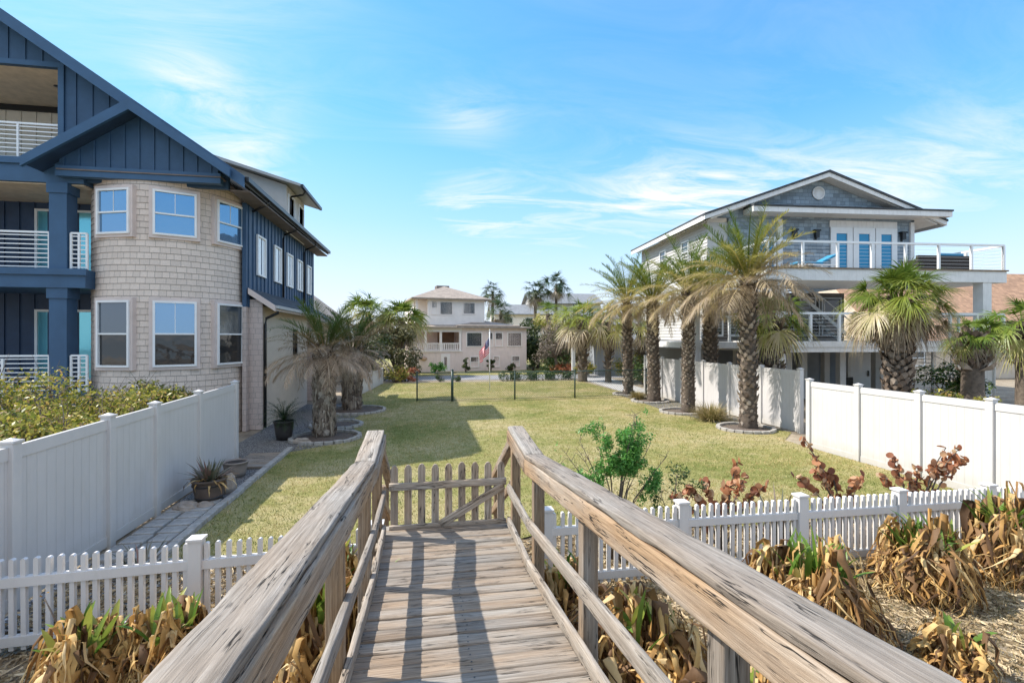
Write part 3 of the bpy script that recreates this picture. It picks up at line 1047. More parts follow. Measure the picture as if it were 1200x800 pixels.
def chain_fence():
    t = thing('chain_link_fence', 'dark green chain link fence crossing the far end of the lawn', 'fence', (5, 23.1, 0))
    pts = [(-.35, 23.3), (1.25, 22.95), (4.2, 23.05), (7.2, 23.2), (11.1, 23.6)]
    for i, (x, y) in enumerate(pts):
        b = MB()
        r = .06 if i == 1 else .035
        b.tube([(x, y, -.1), (x, y, 1.33 if i != 1 else 1.42)], r, 10)
        b.lathe([(r * 1.15, 0), (r * 1.1, .03), (.01, .06)], 10, (x, y, 1.33 if i != 1 else 1.42))
        b.build('post', M['green_metal'], t)
    for (xa, ya), (xb, yb) in zip(pts[:-1], pts[1:]):
        b = MB(); b.tube([(xa, ya, 1.3), (xb, yb, 1.3)], .022, 8)
        b.tube([(xa, ya, .06), (xb, yb, .06)], .012, 6)
        b.build('fence_rail', M['green_metal'], t)
        b = MB()
        L = math.hypot(xb - xa, yb - ya)
        s = .11; w = .0036
        d = ((xb - xa) / L, (yb - ya) / L)
        k = -1.24
        while k < L:
            for sg in (1, -1):
                a0, a1 = k, k + 1.24
                z0, z1 = (.06, 1.3) if sg > 0 else (1.3, .06)
                c0, c1 = max(0, a0), min(L, a1)
                if c1 - c0 > .01:
                    f0, f1 = (c0 - a0) / 1.24, (c1 - a0) / 1.24
                    p = (xa + d[0] * c0, ya + d[1] * c0, z0 + (z1 - z0) * f0); q = (xa + d[0] * c1, ya + d[1] * c1, z0 + (z1 - z0) * f1)
                    b.bar(p, q, w * 1.6)
            k += s
        b.build('wire_mesh', M['green_metal'], t, uv=False)


chain_fence()

# ------------------------------------------------------------------ leaf builders (numpy)


def strips(paths, widths, fold=0.0, up=None):
    """paths (n,k,3) centre lines, widths (n,k): returns verts, quads of ribbons facing up"""
    n, k, _ = paths.shape
    tan = np.gradient(paths, axis=1)
    tan /= np.linalg.norm(tan, axis=2, keepdims=True) + 1e-9
    u = np.array([0, 0, 1.0]) if up is None else up
    side = np.cross(tan, np.broadcast_to(u, tan.shape))
    side /= np.linalg.norm(side, axis=2, keepdims=True) + 1e-6
    a = paths - side * widths[..., None]; c = paths + side * widths[..., None]
    v = np.stack([a, c], 2).reshape(-1, 3)
    base = (np.arange(n) * k * 2)[:, None] + (np.arange(k - 1) * 2)[None]
    f = np.stack([base, base + 1, base + 3, base + 2], 2).reshape(-1, 4)
    return v, f


class Leaves:
    def __init__(s):
        s.v, s.f, s.a, s.n = [], [], [], 0

    def add(s, v, f, age=0.0):
        s.v.append(v); s.f.append(f + s.n); s.n += len(v)
        s.a.append(np.full(len(f), age) if np.isscalar(age) else age)

    def build(s, name, mat, parent, smooth=False):
        return npmesh(name, np.concatenate(s.v), np.concatenate(s.f), mat, parent, np.concatenate(s.a), smooth)


def feather_frond(L, base, az, el, bend, length, leaflet, age, n=46, droop=.5, vee=.5):
    """date palm frond: arching rachis, two ranks of leaflets"""
    K = 22
    t = np.linspace(0, 1, K)
    ang = el - bend * t ** 1.25
    twist = nr.normal(0, .12)
    ds = length / (K - 1)
    h = np.cumsum(np.cos(ang)) * ds; z = np.cumsum(np.sin(ang)) * ds
    azs = az + twist * t
    P = np.stack([base[0] + h * np.cos(azs), base[1] + h * np.sin(azs), base[2] + z], 1)
    v, f = strips(P[None], (.028 * (1 - t) + .006)[None] * (length / 2.2))
    L.add(v, f, min(1, age + .15))
    tt = np.linspace(.12, .99, n)
    idx = tt * (K - 1)
    i0 = np.minimum(idx.astype(int), K - 2); fr = (idx - i0)[:, None]
    C = P[i0] * (1 - fr) + P[i0 + 1] * fr
    T = P[i0 + 1] - P[i0]; T /= np.linalg.norm(T, axis=1, keepdims=True)
    S = np.cross(T, [0, 0, 1.0]); S /= np.linalg.norm(S, axis=1, keepdims=True) + 1e-6
    U = np.cross(S, T)
    ll = leaflet * (.35 + .75 * np.sin(np.pi * np.clip(tt * .95 + .08, 0, 1)) ** .7) * nr.uniform(.8, 1.15, n)
    for sg in (-1, 1):
        fwd = .65 + .5 * tt + nr.normal(0, .15, n)
        D = T * fwd[:, None] + S * sg * (1.0 + nr.normal(0, .12, n))[:, None] + U * (vee + nr.normal(0, .26, n))[:, None]
        D /= np.linalg.norm(D, axis=1, keepdims=True)
        k = 4
        q = np.linspace(0, 1, k)
        path = C[:, None] + D[:, None] * (ll[:, None] * q)[..., None]
        path[..., 2] -= (ll * droop * nr.uniform(.6, 1.4, n))[:, None] * q ** 2
        w = .0095 * (length / 2.2) * np.array([.6, 1.0, .75, .12])
        v, f = strips(path, np.broadcast_to(w, (n, k)))
        L.add(v, f, age)


def fan_frond(L, base, az, el, plen, flen, age, n=26, spread=1.9, sag=.35):
    """cabbage palm frond: petiole and a folded fan of blades"""
    d = np.array([math.cos(az) * math.cos(el), math.sin(az) * math.cos(el), math.sin(el)])
    k = 6
    t = np.linspace(0, 1, k)
    P = np.array(base) + np.outer(t * plen, d)
    P[:, 2] -= plen * .18 * t ** 2
    v, f = strips(P[None], np.full((1, k), .018)); L.add(v, f, min(1, age + .1))
    tip = P[-1]; T = P[-1] - P[-2]; T /= np.linalg.norm(T)
    S = np.cross(T, [0, 0, 1.0]); S /= np.linalg.norm(S) + 1e-6
    U = np.cross(S, T)
    dp = nr.uniform(.25, .95); ro = nr.normal(0, .35)
    T, U = T * math.cos(dp) - U * math.sin(dp), U * math.cos(dp) + T * math.sin(dp)
    S, U = S * math.cos(ro) + U * math.sin(ro), U * math.cos(ro) - S * math.sin(ro)
    th = np.linspace(-spread, spread, n) + nr.normal(0, .03, n)
    ll = flen * (.72 + .28 * np.cos(th * .8)) * nr.uniform(.85, 1.1, n)
    D = np.cos(th)[:, None] * T + np.sin(th)[:, None] * S + (.22 + .25 * np.abs(np.sin(th)))[:, None] * U * nr.uniform(.5, 1.2, n)[:, None]
    D /= np.linalg.norm(D, axis=1, keepdims=True)
    k = 5
    q = np.linspace(0.0, 1, k)
    path = tip + D[:, None] * (ll[:, None] * q)[..., None]
    path[..., 2] -= (ll * sag * nr.uniform(.5, 1.6, n))[:, None] * q ** 2.2
    w = flen * (.034 if n < 40 else .022) * np.array([.35, 1.0, .9, .5, .06])
    v, f = strips(path, np.broadcast_to(w, (n, k)), up=U)
    L.add(v, f, age)


def boots(mb, base, h, r, rng_, n, size, top_r=None, lean=(0, 0), out=.5):
    """old leaf bases in spirals up a palm trunk"""
    top_r = top_r or r
    for i in range(n):
        f = (i + rng_.random()) / n
        a = i * 2.39996 + rng_.uniform(-.1, .1)
        rr = r + (top_r - r) * f
        z = base[2] + h * f
        cx, cy = base[0] + lean[0] * f, base[1] + lean[1] * f
        s = size * rng_.uniform(.7, 1.3)
        ca, sa = math.cos(a), math.sin(a)
        px, py = cx + ca * rr * .9, cy + sa * rr * .9
        o = out * s * rng_.uniform(.5, 1.3)
        v = []
        for (du, dv, dn) in ((-.5, 0, -.02), (.5, 0, -.02), (.36, .8, o), (-.36, .8, o), (0, 1.05, o * 1.1), (0, .2, o * .9)):
            v.append((px - sa * du * s + ca * dn, py + ca * du * s + sa * dn, z + dv * s))
        mb.add(v, [(0, 1, 5), (1, 2, 5), (2, 3, 5), (3, 0, 5), (3, 2, 4)])


def date_palm(label, x, y, h, nfr, flen, seed, group, mat='phoenix', r=.24, lean=(0, 0), dead=.5, z0=0.0, boot=.15, nboots=260, droop=.9, leaflet=.42, bias=None):
    global nr
    nr = np.random.default_rng(seed); rg = random.Random(seed)
    t = thing('date_palm', label, 'palm tree', (x, y, z0), 0, group)
    b = MB()
    b.tube([(x + lean[0] * f, y + lean[1] * f, z0 - .1 + (h + .2) * f) for f in (0, .06, .3, .6, .9, 1)], [r * 1.35, r * 1.12, r, r * .95, r * 1.0, r * .7], 12)
    tr = b.build('trunk', M['core'], t, uv=False)
    b = MB(); boots(b, (x, y, z0), h, r, rg, nboots, boot, r * 1.05, lean)
    o = b.build('leaf_bases', M['bark_palm'], None, off=(x, y, z0), uv=False); o.parent = tr
    L = Leaves()
    base = (x + lean[0], y + lean[1], z0 + h + .05)
    for i in range(nfr):
        f = (i + .5) / nfr
        az = i * 2.39996 + rg.uniform(-.2, .2)
        el = R(84 - 90 * f ** .95 + rg.uniform(-9, 9))
        bend = (.70 + .35 * f * droop + rg.uniform(-.25, .35)) * (.8 + .3 * f)
        age = max(0, min(1, (f - .15) * 1.0 * dead * 2 + rg.uniform(-.14, .14)))
        if bias is not None:
            age = min(1, age + max(0, math.cos(az - bias[0])) * bias[1])
        bb = (base[0] + math.cos(az) * r * .5, base[1] + math.sin(az) * r * .5, base[2] - f * .35)
        feather_frond(L, bb, az, el, bend, flen * rg.uniform(.7, 1.12), leaflet * rg.uniform(.8, 1.1), age, 54, .10 + .35 * f, .6 - .5 * f)
    L.build('crown', M[mat], t)
    if mat == 'phoenix_grey':
        n = 900
        a = nr.uniform(0, 2 * np.pi, n); zz = z0 + h * nr.uniform(.12, 1.0, n); ln = nr.uniform(.15, .5, n)
        q = np.linspace(0, 1, 4)
        rr = r * 1.08 + nr.uniform(.0, .10, n)[:, None] * np.sin(q * 2.4)[None]
        Pp = np.stack([x + rr * np.cos(a)[:, None], y + rr * np.sin(a)[:, None], np.maximum(z0 + .02, zz[:, None] - ln[:, None] * q[None])], 2)
        rad = np.stack([np.cos(a), np.sin(a), np.zeros(n)], 1)[:, None]
        sd = np.cross(np.broadcast_to(rad, Pp.shape), [0, 0, 1.0])
        w_ = nr.uniform(.006, .02, n)[:, None] * np.array([1, 1, .7, .1])[None]
        vv = np.stack([Pp - sd * w_[..., None], Pp + sd * w_[..., None]], 2).reshape(-1, 3)
        bs = (np.arange(n) * 8)[:, None] + (np.arange(3) * 2)[None]
        npmesh('trunk_fibre', vv, np.stack([bs, bs + 1, bs + 3, bs + 2], 2).reshape(-1, 4), M['dead_grey'], t)
    # hanging dead fronds
    L = Leaves()
    for i in range(int(nfr * .14)):
        az = i * 2.39996 + 1
        bb = (base[0] + math.cos(az) * r * .8, base[1] + math.sin(az) * r * .8, base[2] - .3)
        feather_frond(L, bb, az, R(rg.uniform(-30, 0)), rg.uniform(.9, 1.4), flen * rg.uniform(.45, .75), leaflet * .8, 1, 28, .9, 0)
    L.build('dead_fronds', M['dead_grey'], t)
    return t


def cabbage_palm(label, x, y, h, nfr, plen, flen, seed, group=None, r=.2, z0=0.0, name='cabbage_palm', mat='fan', skirt=.25, boot=.2, nboots=120, nseg=26, lean=(0, 0), boot_from=0.35, green=0.0):
    global nr
    nr = np.random.default_rng(seed); rg = random.Random(seed)
    t = thing(name, label, 'palm tree', (x, y, z0), 0, group)
    b = MB()
    b.tube([(x + lean[0] * f, y + lean[1] * f, z0 - .1 + (h + .2) * f) for f in (0, .06, .3, .6, .9, 1)], [r * 1.25, r * 1.05, r, r * .95, r * 1.0, r * .8], 14)
    tr = b.build('trunk', M['bark'] if boot_from > 0 else M['core'], t, uv=False)
    if nboots:
        b = MB(); boots(b, (x + lean[0] * boot_from, y + lean[1] * boot_from, z0 + h * boot_from), h * (1 - boot_from), r, rg, nboots, boot, r * 1.15, (lean[0] * (1 - boot_from), lean[1] * (1 - boot_from)), .9)
        o = b.build('leaf_bases', M['bark_palm'], None, off=(x, y, z0), uv=False); o.parent = tr
    L = Leaves()
    base = (x + lean[0], y + lean[1], z0 + h + .05)
    for i in range(nfr):
        f = (i + .5) / nfr
        az = i * 2.39996 + rg.uniform(-.2, .2)
        el = R(88 - 112 * f ** .85 + rg.uniform(-10, 10))
        age = max(0, min(1, (f - .2 - green) * 1.15 + rg.uniform(-.18, .22)))
        bb = (base[0] + math.cos(az) * r * .5, base[1] + math.sin(az) * r * .5, base[2] - f * .3)
        fan_frond(L, bb, az + rg.uniform(-.3, .3), el, plen * rg.uniform(.6, 1.35), flen * rg.uniform(.75, 1.12), age, nseg, 1.9, .25 + .45 * f)
    L.build('crown', M[mat], t)
    if skirt:
        L = Leaves()
        for i in range(max(4, int(nfr * skirt))):
            az = i * 2.39996 + .6
            bb = (base[0] + math.cos(az) * r * .9, base[1] + math.sin(az) * r * .9, base[2] - .2)
            fan_frond(L, bb, az, R(rg.uniform(-72, -38)), plen * .7, flen * .8, .95, max(9, nseg // 2), 1.0, .5)
        L.build('dead_fronds', M['dead_grey'], t)
    return t


def leaf_cloud(cl, n, size, seed, shape=None, flat=.5):
    """cl: list of (centre, radii, weight). leaf quads gathered in clumps near the surface of each lobe"""
    g = np.random.default_rng(seed)
    w = np.array([c[2] for c in cl], float); w /= w.sum()
    ii = g.choice(len(cl), n, p=w)
    C = np.array([c[0] for c in cl], float)[ii]; Rr = np.array([c[1] for c in cl], float)[ii]
    d = g.normal(0, 1, (n, 3)); d /= np.linalg.norm(d, axis=1, keepdims=True)
    rad = g.random(n) ** .38
    P = C + d * Rr * rad[:, None]
    # clumping
    ph = g.random(3) * 9
    cf = np.sin(P[:, 0] * 5.1 + ph[0]) * np.sin(P[:, 1] * 4.7 + ph[1]) * np.sin(P[:, 2] * 5.5 + ph[2])
    keep = cf > -.22 + .25 * g.random(n)
    P = P[keep]; d = d[keep]; n = len(P)
    nrm = d * .7 + g.normal(0, .6, (n, 3)); nrm[:, 2] += .35; nrm /= np.linalg.norm(nrm, axis=1, keepdims=True)
    a = np.cross(nrm, g.normal(0, 1, (n, 3))); a /= np.linalg.norm(a, axis=1, keepdims=True)
    b_ = np.cross(nrm, a)
    s = size * g.uniform(.6, 1.4, n)[:, None]
    v = np.stack([P - a * s, P + b_ * s * flat - a * s * .1, P + a * s, P - b_ * s * flat - a * s * .1], 1).reshape(-1, 3)
    return v, np.arange(4 * n).reshape(-1, 4)


def shrub(name, label, cat, x, y, h, r, n, size, mat, seed, group=None, z0=0.0, lobes=9, squash=1.0, stems=True, flat=.5):
    rg = random.Random(seed)
    t = thing(name, label, cat, (x, y, z0), 0, group)
    cl = []
    for i in range(lobes):
        a = rg.uniform(0, 6.283); q = r * math.sqrt(rg.random()) * .75
        rr = r * rg.uniform(.3, .55)
        zz = z0 + max(rr * .6, h * rg.uniform(.3, .92) - rr * .4 * squash) * (1 - .25 * q / r)
        cl.append(((x + q * math.cos(a), y + q * math.sin(a), zz), (rr, rr, rr * .8 * squash), rr * rr))
    v, f = leaf_cloud(cl, n, size, seed, flat=flat)
    npmesh('foliage', v, f, M[mat], t)
    if stems:
        b = MB()
        for c in cl:
            p = c[0]
            b.tube([(x + (p[0] - x) * .2, y + (p[1] - y) * .2, z0 - .03), (x + (p[0] - x) * .6, y + (p[1] - y) * .6, z0 + (p[2] - z0) * .6), p], [.03 * h / 1.5, .02 * h / 1.5, .008], 5)
            for k in range(5):
                q = Vector(p) + Vector((rg.uniform(-1, 1), rg.uniform(-1, 1), rg.uniform(.2, 1.2))) * c[1][0] * 1.05
                b.tube([p, (Vector(p) + q) / 2 + Vector((rg.uniform(-.03, .03), 0, .03)), q], [.008, .005, .002], 4, False)
        b.build('stems', M['bark'], t, uv=False)
    return t


def tree(label, x, y, h, r, n, size, mat, seed, group, z0=0, trunk_h=None):
    rg = random.Random(seed)
    t = thing('broadleaf_tree', label, 'tree', (x, y, z0), 0, group)
    th = trunk_h or h * .3
    cl = []
    for i in range(14):
        a = rg.uniform(0, 6.283); q = r * math.sqrt(rg.random()) * .8
        rr = r * rg.uniform(.25, .5)
        zz = z0 + th + (h - th) * rg.uniform(.1, 1) * (1 - .35 * (q / r) ** 2) - rr * .4
        cl.append(((x + q * math.cos(a), y + q * math.sin(a), zz), (rr, rr, rr * .8), rr * rr))
    v, f = leaf_cloud(cl, n, size, seed)
    npmesh('crown', v, f, M[mat], t)
    b = MB()
    b.tube([(x, y, z0 - .1), (x + .1, y, z0 + th * .6), (x, y + .1, z0 + th * 1.2)], [.035 * h, .028 * h, .02 * h], 8)
    for c in cl:
        p = Vector(c[0])
        b.tube([(x, y, z0 + th), ((x + p.x) / 2, (y + p.y) / 2, (z0 + th + p.z) / 2 + .1), p], [.018 * h, .01 * h, .004 * h], 5)
    b.build('trunk', M['bark'], t, uv=False)
    return t


# ------------------------------------------------------------------ windows, railings, siding


def window(parent, c, w, h, ang, frame=M['white_frame'], top='glass', bot='glass_dark', fw=.055, depth=.10, split=.5, off=None, trim=None, name='window'):
    """double-hung window centred at c on a wall whose outward normal is at angle ang"""
    off = off if off is not None else parent.get('_world', (0, 0, 0))
    nx, ny = math.cos(ang), math.sin(ang); tx, ty = -ny, nx

    def bx(b, u0, u1, z0, z1, d0, d1):
        v = []
        for z in (z0, z1):
            for u, d in ((u0, d0), (u1, d0), (u1, d1), (u0, d1)):
                v.append((c[0] + tx * u + nx * d, c[1] + ty * u + ny * d, c[2] + z))
        b.add(v, [(0, 3, 2, 1), (4, 5, 6, 7), (0, 1, 5, 4), (1, 2, 6, 5), (2, 3, 7, 6), (3, 0, 4, 7)])
    b = MB()
    hw, hh = w / 2, h / 2
    bx(b, -hw, -hw + fw, -hh, hh, -depth, .03); bx(b, hw - fw, hw, -hh, hh, -depth, .03)
    bx(b, -hw + fw, hw - fw, hh - fw, hh, -depth, .028); bx(b, -hw + fw, hw - fw, -hh, -hh + fw, -depth, .032)
    fr = b.build(name, frame, parent, off)
    zs = -hh + fw + (h - 2 * fw) * split
    if split > 0 and split < 1:
        b = MB(); bx(b, -hw + fw, hw - fw, zs - fw * .4, zs + fw * .4, -depth + .01, .012)
        s = b.build('sash_bar', frame, None, off); s.parent = fr
        if top == 'glass' and h > 1:
            b = MB(); bx(b, -.008, .008, zs + fw * .4, hh - fw, -.03, -.012)
            s = b.build('muntin', frame, None, off); s.parent = fr
        parts = ((zs, hh - fw, top, -.02), (-hh + fw, zs, bot, -.035))
    else:
        parts = ((-hh + fw, hh - fw, top, -.02),)
    for z0, z1, m, d in parts:
        b = MB(); bx(b, -hw + fw, hw - fw, z0, z1, d - .01, d)
        s = b.build('pane', M[m], None, off); s.parent = fr
    if trim:
        b = MB(); q = .085
        bx(b, -hw - q, -hw, -hh - q, hh + q, -depth, -.012); bx(b, hw, hw + q, -hh - q, hh + q, -depth, -.012)
        bx(b, -hw, hw, hh, hh + q, -depth, -.013); bx(b, -hw, hw, -hh - q, -hh, -depth, -.010)
        s = b.build('casing', trim, None, off); s.parent = fr
    return fr


def railing(parent, p0, p1, z, h, mat, bars=7, posts=None, vertical=False, name='railing', off=None, pw=.05, cable=False):
    b = MB()
    p0, p1 = Vector((p0[0], p0[1], z)), Vector((p1[0], p1[1], z))
    L = (p1 - p0).length
    posts = posts or max(2, int(L / 1.3) + 1)
    for i in range(posts):
        q = p0.lerp(p1, i / (posts - 1))
        b.bar(q, q + Vector((0, 0, h)), pw)
    b.bar(p0 + Vector((0, 0, h)), p1 + Vector((0, 0, h)), pw * 1.1, pw)
    if vertical:
        b.bar(p0 + Vector((0, 0, .08)), p1 + Vector((0, 0, .08)), pw, pw * .8)
        n = int(L / .16)
        for i in range(n):
            q = p0.lerp(p1, (i + .5) / n)
            b.bar(q + Vector((0, 0, .08)), q + Vector((0, 0, h)), pw * .9)
    else:
        for k in range(bars):
            zz = h * (k + .6) / (bars + .3)
            b.bar(p0 + Vector((0, 0, zz)), p1 + Vector((0, 0, zz)), .008 if cable else .028)
    return b.build(name, mat, parent, off)


# ------------------------------------------------------------------ blue house on the left


def blue_house():
    t = thing('beach_house', 'navy board-and-batten beach house with a round taupe shingled tower', 'house', (-8, 17, 0))
    nv, ndk, tr = M['navy'], M['navy_dark'], M['navy_trim']
    # roof: main gable, ridge along y
    rx, ez, ex = -13.0, 7.39, -4.95
    sl = .687
    rz_ = ez + sl * (ex - rx)
    b = MB()
    th = .16
    b.prism([(ex, ez), (rx, rz_), (2 * rx - ex, ez), (2 * rx - ex, ez - th), (rx, rz_ - th * 1.2), (ex, ez - th)], 'y', 14.85, 27.1)
    roof = b.build('roof', M['roof_dark'], t)
    # rake boards in front of the roof edge
    b = MB()
    for sg in (1,):
        b.prism([(ex + .02, ez + .03), (rx, rz_ + .03), (rx, rz_ - .30), (ex + .02, ez - .30)], 'y', 14.76, 14.845)
    b.prism([(2 * rx - ex, ez + .03), (rx - .001, rz_ + .03), (rx - .001, rz_ - .30), (2 * rx - ex, ez - .30)], 'y', 14.76, 14.845)
    b.build('rake_board', tr, t)
    # soffit along the eave
    b = MB(); b.box(-5.5, ex - .03, 15.4, 27.0, 7.14, 7.18)
    b.build('soffit', M['soffit'], t)
    b = MB(); b.bar((ex + .05, 14.9, 7.36), (ex + .05, 27.1, 7.36), .12, .13)
    b.build('gutter', M['gutter'], t)
    # main gable wall with the loft opening
    gy0, gy1 = 15.4, 15.55
    def rake(x):
        return ez - .17 + sl * (ex - x)
    b = MB()
    b.prism([(-16.3, 10.28), (-9.72, 10.28), (-9.72, rake(-9.72)), (rx, rz_ - .2), (-16.3, rz_ - .2 - sl * 3.3)], 'y', gy0, gy1)
    b.prism([(-9.72, 7.2), (-5.55, 7.2), (-5.55, rake(-5.55)), (-9.72, rake(-9.72))], 'y', gy0, gy1)
    b.prism([(-20.4, 7.2), (-16.3, 7.2), (-16.3, rz_ - .2 - sl * 3.3), (-20.4, 7.3)], 'y', gy0, gy1)
    for k in range(0, 34):
        x = -16.2 + k * .4
        if x > -5.7:
            break
        top = rake(x) if x > rx else rz_ - .2 - sl * (rx - x)
        z0 = 10.40 if x < -9.75 else 7.8
        if top - z0 > .05:
            b.box(x - .025, x + .025, gy0 - .025, gy0, z0, top - .02)
    b.build('gable_wall', nv, t)
    b = MB(); b.box(-16.3, -9.66, gy0 - .04, gy0 - .001, 10.26, 10.40); b.box(-9.80, -9.66, gy0 - .045, gy0 - .002, 7.7, 10.26)
    b.build('opening_trim', tr, t)
    # loft inside
    b = MB(); b.box(-16.3, -9.6, 15.56, 18.4, 10.30, 10.36)
    b.build('loft_ceiling', M['ceiling'], t)
    b = MB(); b.box(-16.3, -9.6, 18.2, 18.3, 7.7, 10.3); b.box(-9.7, -9.6, 15.56, 18.2, 7.7, 10.3)
    for k in range(16):
        x = -16 + k * .42
        b.box(x - .02, x + .02, 18.17, 18.2, 7.7, 10.3)
    b.build('loft_wall', M['beige_wall'], t)
    b = MB(); b.box(-16.3, -9.65, 18.12, 18.168, 10.12, 10.30)
    b.build('loft_trim', M['black_metal'], t)
    window(t, (-10.75, 18.15, 8.75), 1.5, 2.1, R(-90), M['white_frame'], 'glass_dark', 'glass_dark', .10, .05, 0, trim=M['black_metal'], name='loft_door')
    b = MB(); b.lathe([(.001, 0), (.09, 0), (.09, .015), (.001, .015)], 12, (-10.6, 16.6, 10.283), False)
    b.build('ceiling_light', M['black_metal'], t)
    # porch floors and beams
    for nm, z0, z1, xr, y0 in (('upper_beam', 7.12, 7.74, -9.15, 15.3), ('balcony_deck', 4.28, 4.78, -9.05, 15.2), ('porch_deck', 1.05, 1.45, -9.05, 15.2)):
        b = MB(); b.box(-16.3, xr, y0, 17.6, z0, z1)
        b.box(-16.3, xr + .06, y0 - .07, y0 - .002, z1 - .16, z1 + .01)
        b.build(nm, tr if nm != 'porch_deck' else nv, t)
    b = MB(); b.box(-16.2, -9.2, 15.4, 17.5, 7.085, 7.117)
    b.build('porch_ceiling', M['ceiling'], t)
    for xx in (-9.75, -13.0):
        for z0, z1 in ((0, 4.28), (4.78, 7.12)):
            b = MB(); b.box(xx - .21, xx + .21, 15.28, 15.70, z0, z1)
            b.box(xx - .25, xx + .25, 15.24, 15.74, z1 - .28, z1 - .002)
            b.build('porch_column', tr, t)
    # recessed porch wall
    b = MB(); b.box(-20.4, -9.0, 17.5, 17.6, 0, 7.1)
    for k in range(18):
        x = -16.2 + k * .4
        b.box(x - .025, x + .025, 17.47, 17.5, 1.4, 7.1)
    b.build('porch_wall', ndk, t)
    for zc in (5.78, 2.70):
        window(t, (-10.4, 17.46, zc), 2.7, 2.2, R(-90), M['white_frame'], 'glass_teal', 'glass_teal', .07, .02, 0, name='sliding_door')
    wm = M['white_metal']
    for z in (4.78, 1.45):
        railing(t, (-12.8, 15.36), (-10.0, 15.36), z, 1.0, wm, 8, 3)
        railing(t, (-9.48, 15.36), (-9.1, 15.36), z, 1.0, wm, 8, 3)
    railing(t, (-12.9, 15.46), (-9.75, 15.46), 7.74, .98, wm, 8, 4)
    b = MB()
    for k in range(6):
        b.bar((-10.75, 14.9, 1.55 + .16 * k), (-12.3, 14.9, .45 + .16 * k), .03)
    b.bar((-10.75, 14.9, .5), (-10.75, 14.9, 2.4), .05); b.bar((-12.3, 14.9, -.1), (-12.3, 14.9, 1.35), .05)
    b.build('stair_railing', wm, t)
    # side wall (board and batten above, shingle below)
    b = MB(); b.box(-5.62, -5.5, 16.7, 26.1, 3.9, 7.15)
    for k in range(24):
        y = 16.9 + k * .4
        b.box(-5.5, -5.47, y - .025, y + .025, 3.9, 7.13)
    b.build('side_wall', nv, t)
    b = MB(); b.box(-5.62, -5.502, 16.7, 26.1, 0, 3.9); b.box(-20.4, -5.62, 26.0, 26.12, 0, 7.15); b.box(-20.4, -20.3, 17.6, 26, 0, 7.15)
    b.build('lower_wall', M['shingle_grey'], t)
    for (y0, y1) in ((17.6, 18.5), (19.5, 20.4), (21.2, 22.1), (22.85, 23.75), (24.65, 25.5)):
        window(t, (-5.46, (y0 + y1) / 2, 5.68), y1 - y0, 1.36, 0, M['white_frame'], 'glass_blind', 'glass_blind', .06, .03, 0)
    # small front gable over the tower
    cx, pz, ex2 = -7.68, 9.20, 2.44
    b = MB()
    b.prism([(cx - ex2, pz - sl * ex2), (cx, pz), (cx + ex2, pz - sl * ex2), (cx + ex2, pz - sl * ex2 - .14), (cx, pz - .17), (cx - ex2, pz - sl * ex2 - .14)], 'y', 14.66, 17.6)
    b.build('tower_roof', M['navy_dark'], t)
    b = MB()
    for sg in (-1, 1):
        x1 = cx + sg * (ex2 + .02)
        b.prism([(x1, pz - sl * ex2 + .03), (cx, pz + .03), (cx, pz - .26), (x1, pz - sl * ex2 - .22)], 'y', 14.56, 14.655)
    b.build('rake_board', tr, t)
    b = MB()
    b.prism([(-9.62, 7.44), (-5.72, 7.44), (-5.72, pz - .16 - sl * (-5.72 - cx)), (cx, pz - .18), (-9.62, pz - .16 - sl * (cx + 9.62))], 'y', 15.12, 15.22)
    for k in range(12):
        x = -9.5 + k * .36
        if x < -5.75:
            b.box(x - .025, x + .025, 15.09, 15.12, 7.5, pz - .2 - sl * abs(x - cx))
    b.build('tower_gable', nv, t)
    b = MB(); b.box(-9.66, -5.62, 15.03, 15.24, 7.24, 7.52)
    b.build('tower_beam', tr, t)
    b = MB(); b.box(-9.62, -5.6, 15.0, 17.5, 7.395, 7.43)
    b.build('tower_soffit', M['soffit'], t)
    # tower: courses of shingles flaring a little at the butt
    C, r = (-7.7, 17.1), 2.0
    b = MB()
    n = 96
    z = 0.0
    prof = []
    while z < 7.39:
        prof += [(r + .014, z), (r + .002, min(7.395, z + .168))]
        z += .17
    b.lathe(prof, n, (C[0], C[1], 0), False)
    tw = b.build('tower', M['tower'], t)
    # wrap the shingle pattern round the drum
    me = tw.data; uvl = me.uv_layers[0]
    ox, oy = C[0] + 8, C[1] - 17
    for pl in me.polygons:
        pl.use_smooth = False
        a0 = None
        for li in pl.loop_indices:
            co = me.vertices[me.loops[li].vertex_index].co
            a = math.atan2(co.y - oy, co.x - ox)
            if a0 is None:
                a0 = a
            while a - a0 > math.pi: a -= 2 * math.pi
            while a - a0 < -math.pi: a += 2 * math.pi
            uvl.data[li].uv = (a * r, co.z)
    ax = math.atan2(-17.1, 7.7)
    for da in (-43, 0, 43):
        a = ax + R(da)
        px, py = C[0] + (r + .055) * math.cos(a), C[1] + (r + .055) * math.sin(a)
        window(t, (px, py, 6.38), 1.02, 1.24, a, M['white_frame'], 'glass', 'glass', .055, .24, .48, trim=M['trim_taupe'])
        window(t, (px, py, 3.04), 1.02, 1.82, a, M['white_frame'], 'glass' if da == 0 else 'glass_far', 'glass_dark', .055, .24, .5, trim=M['trim_taupe'])
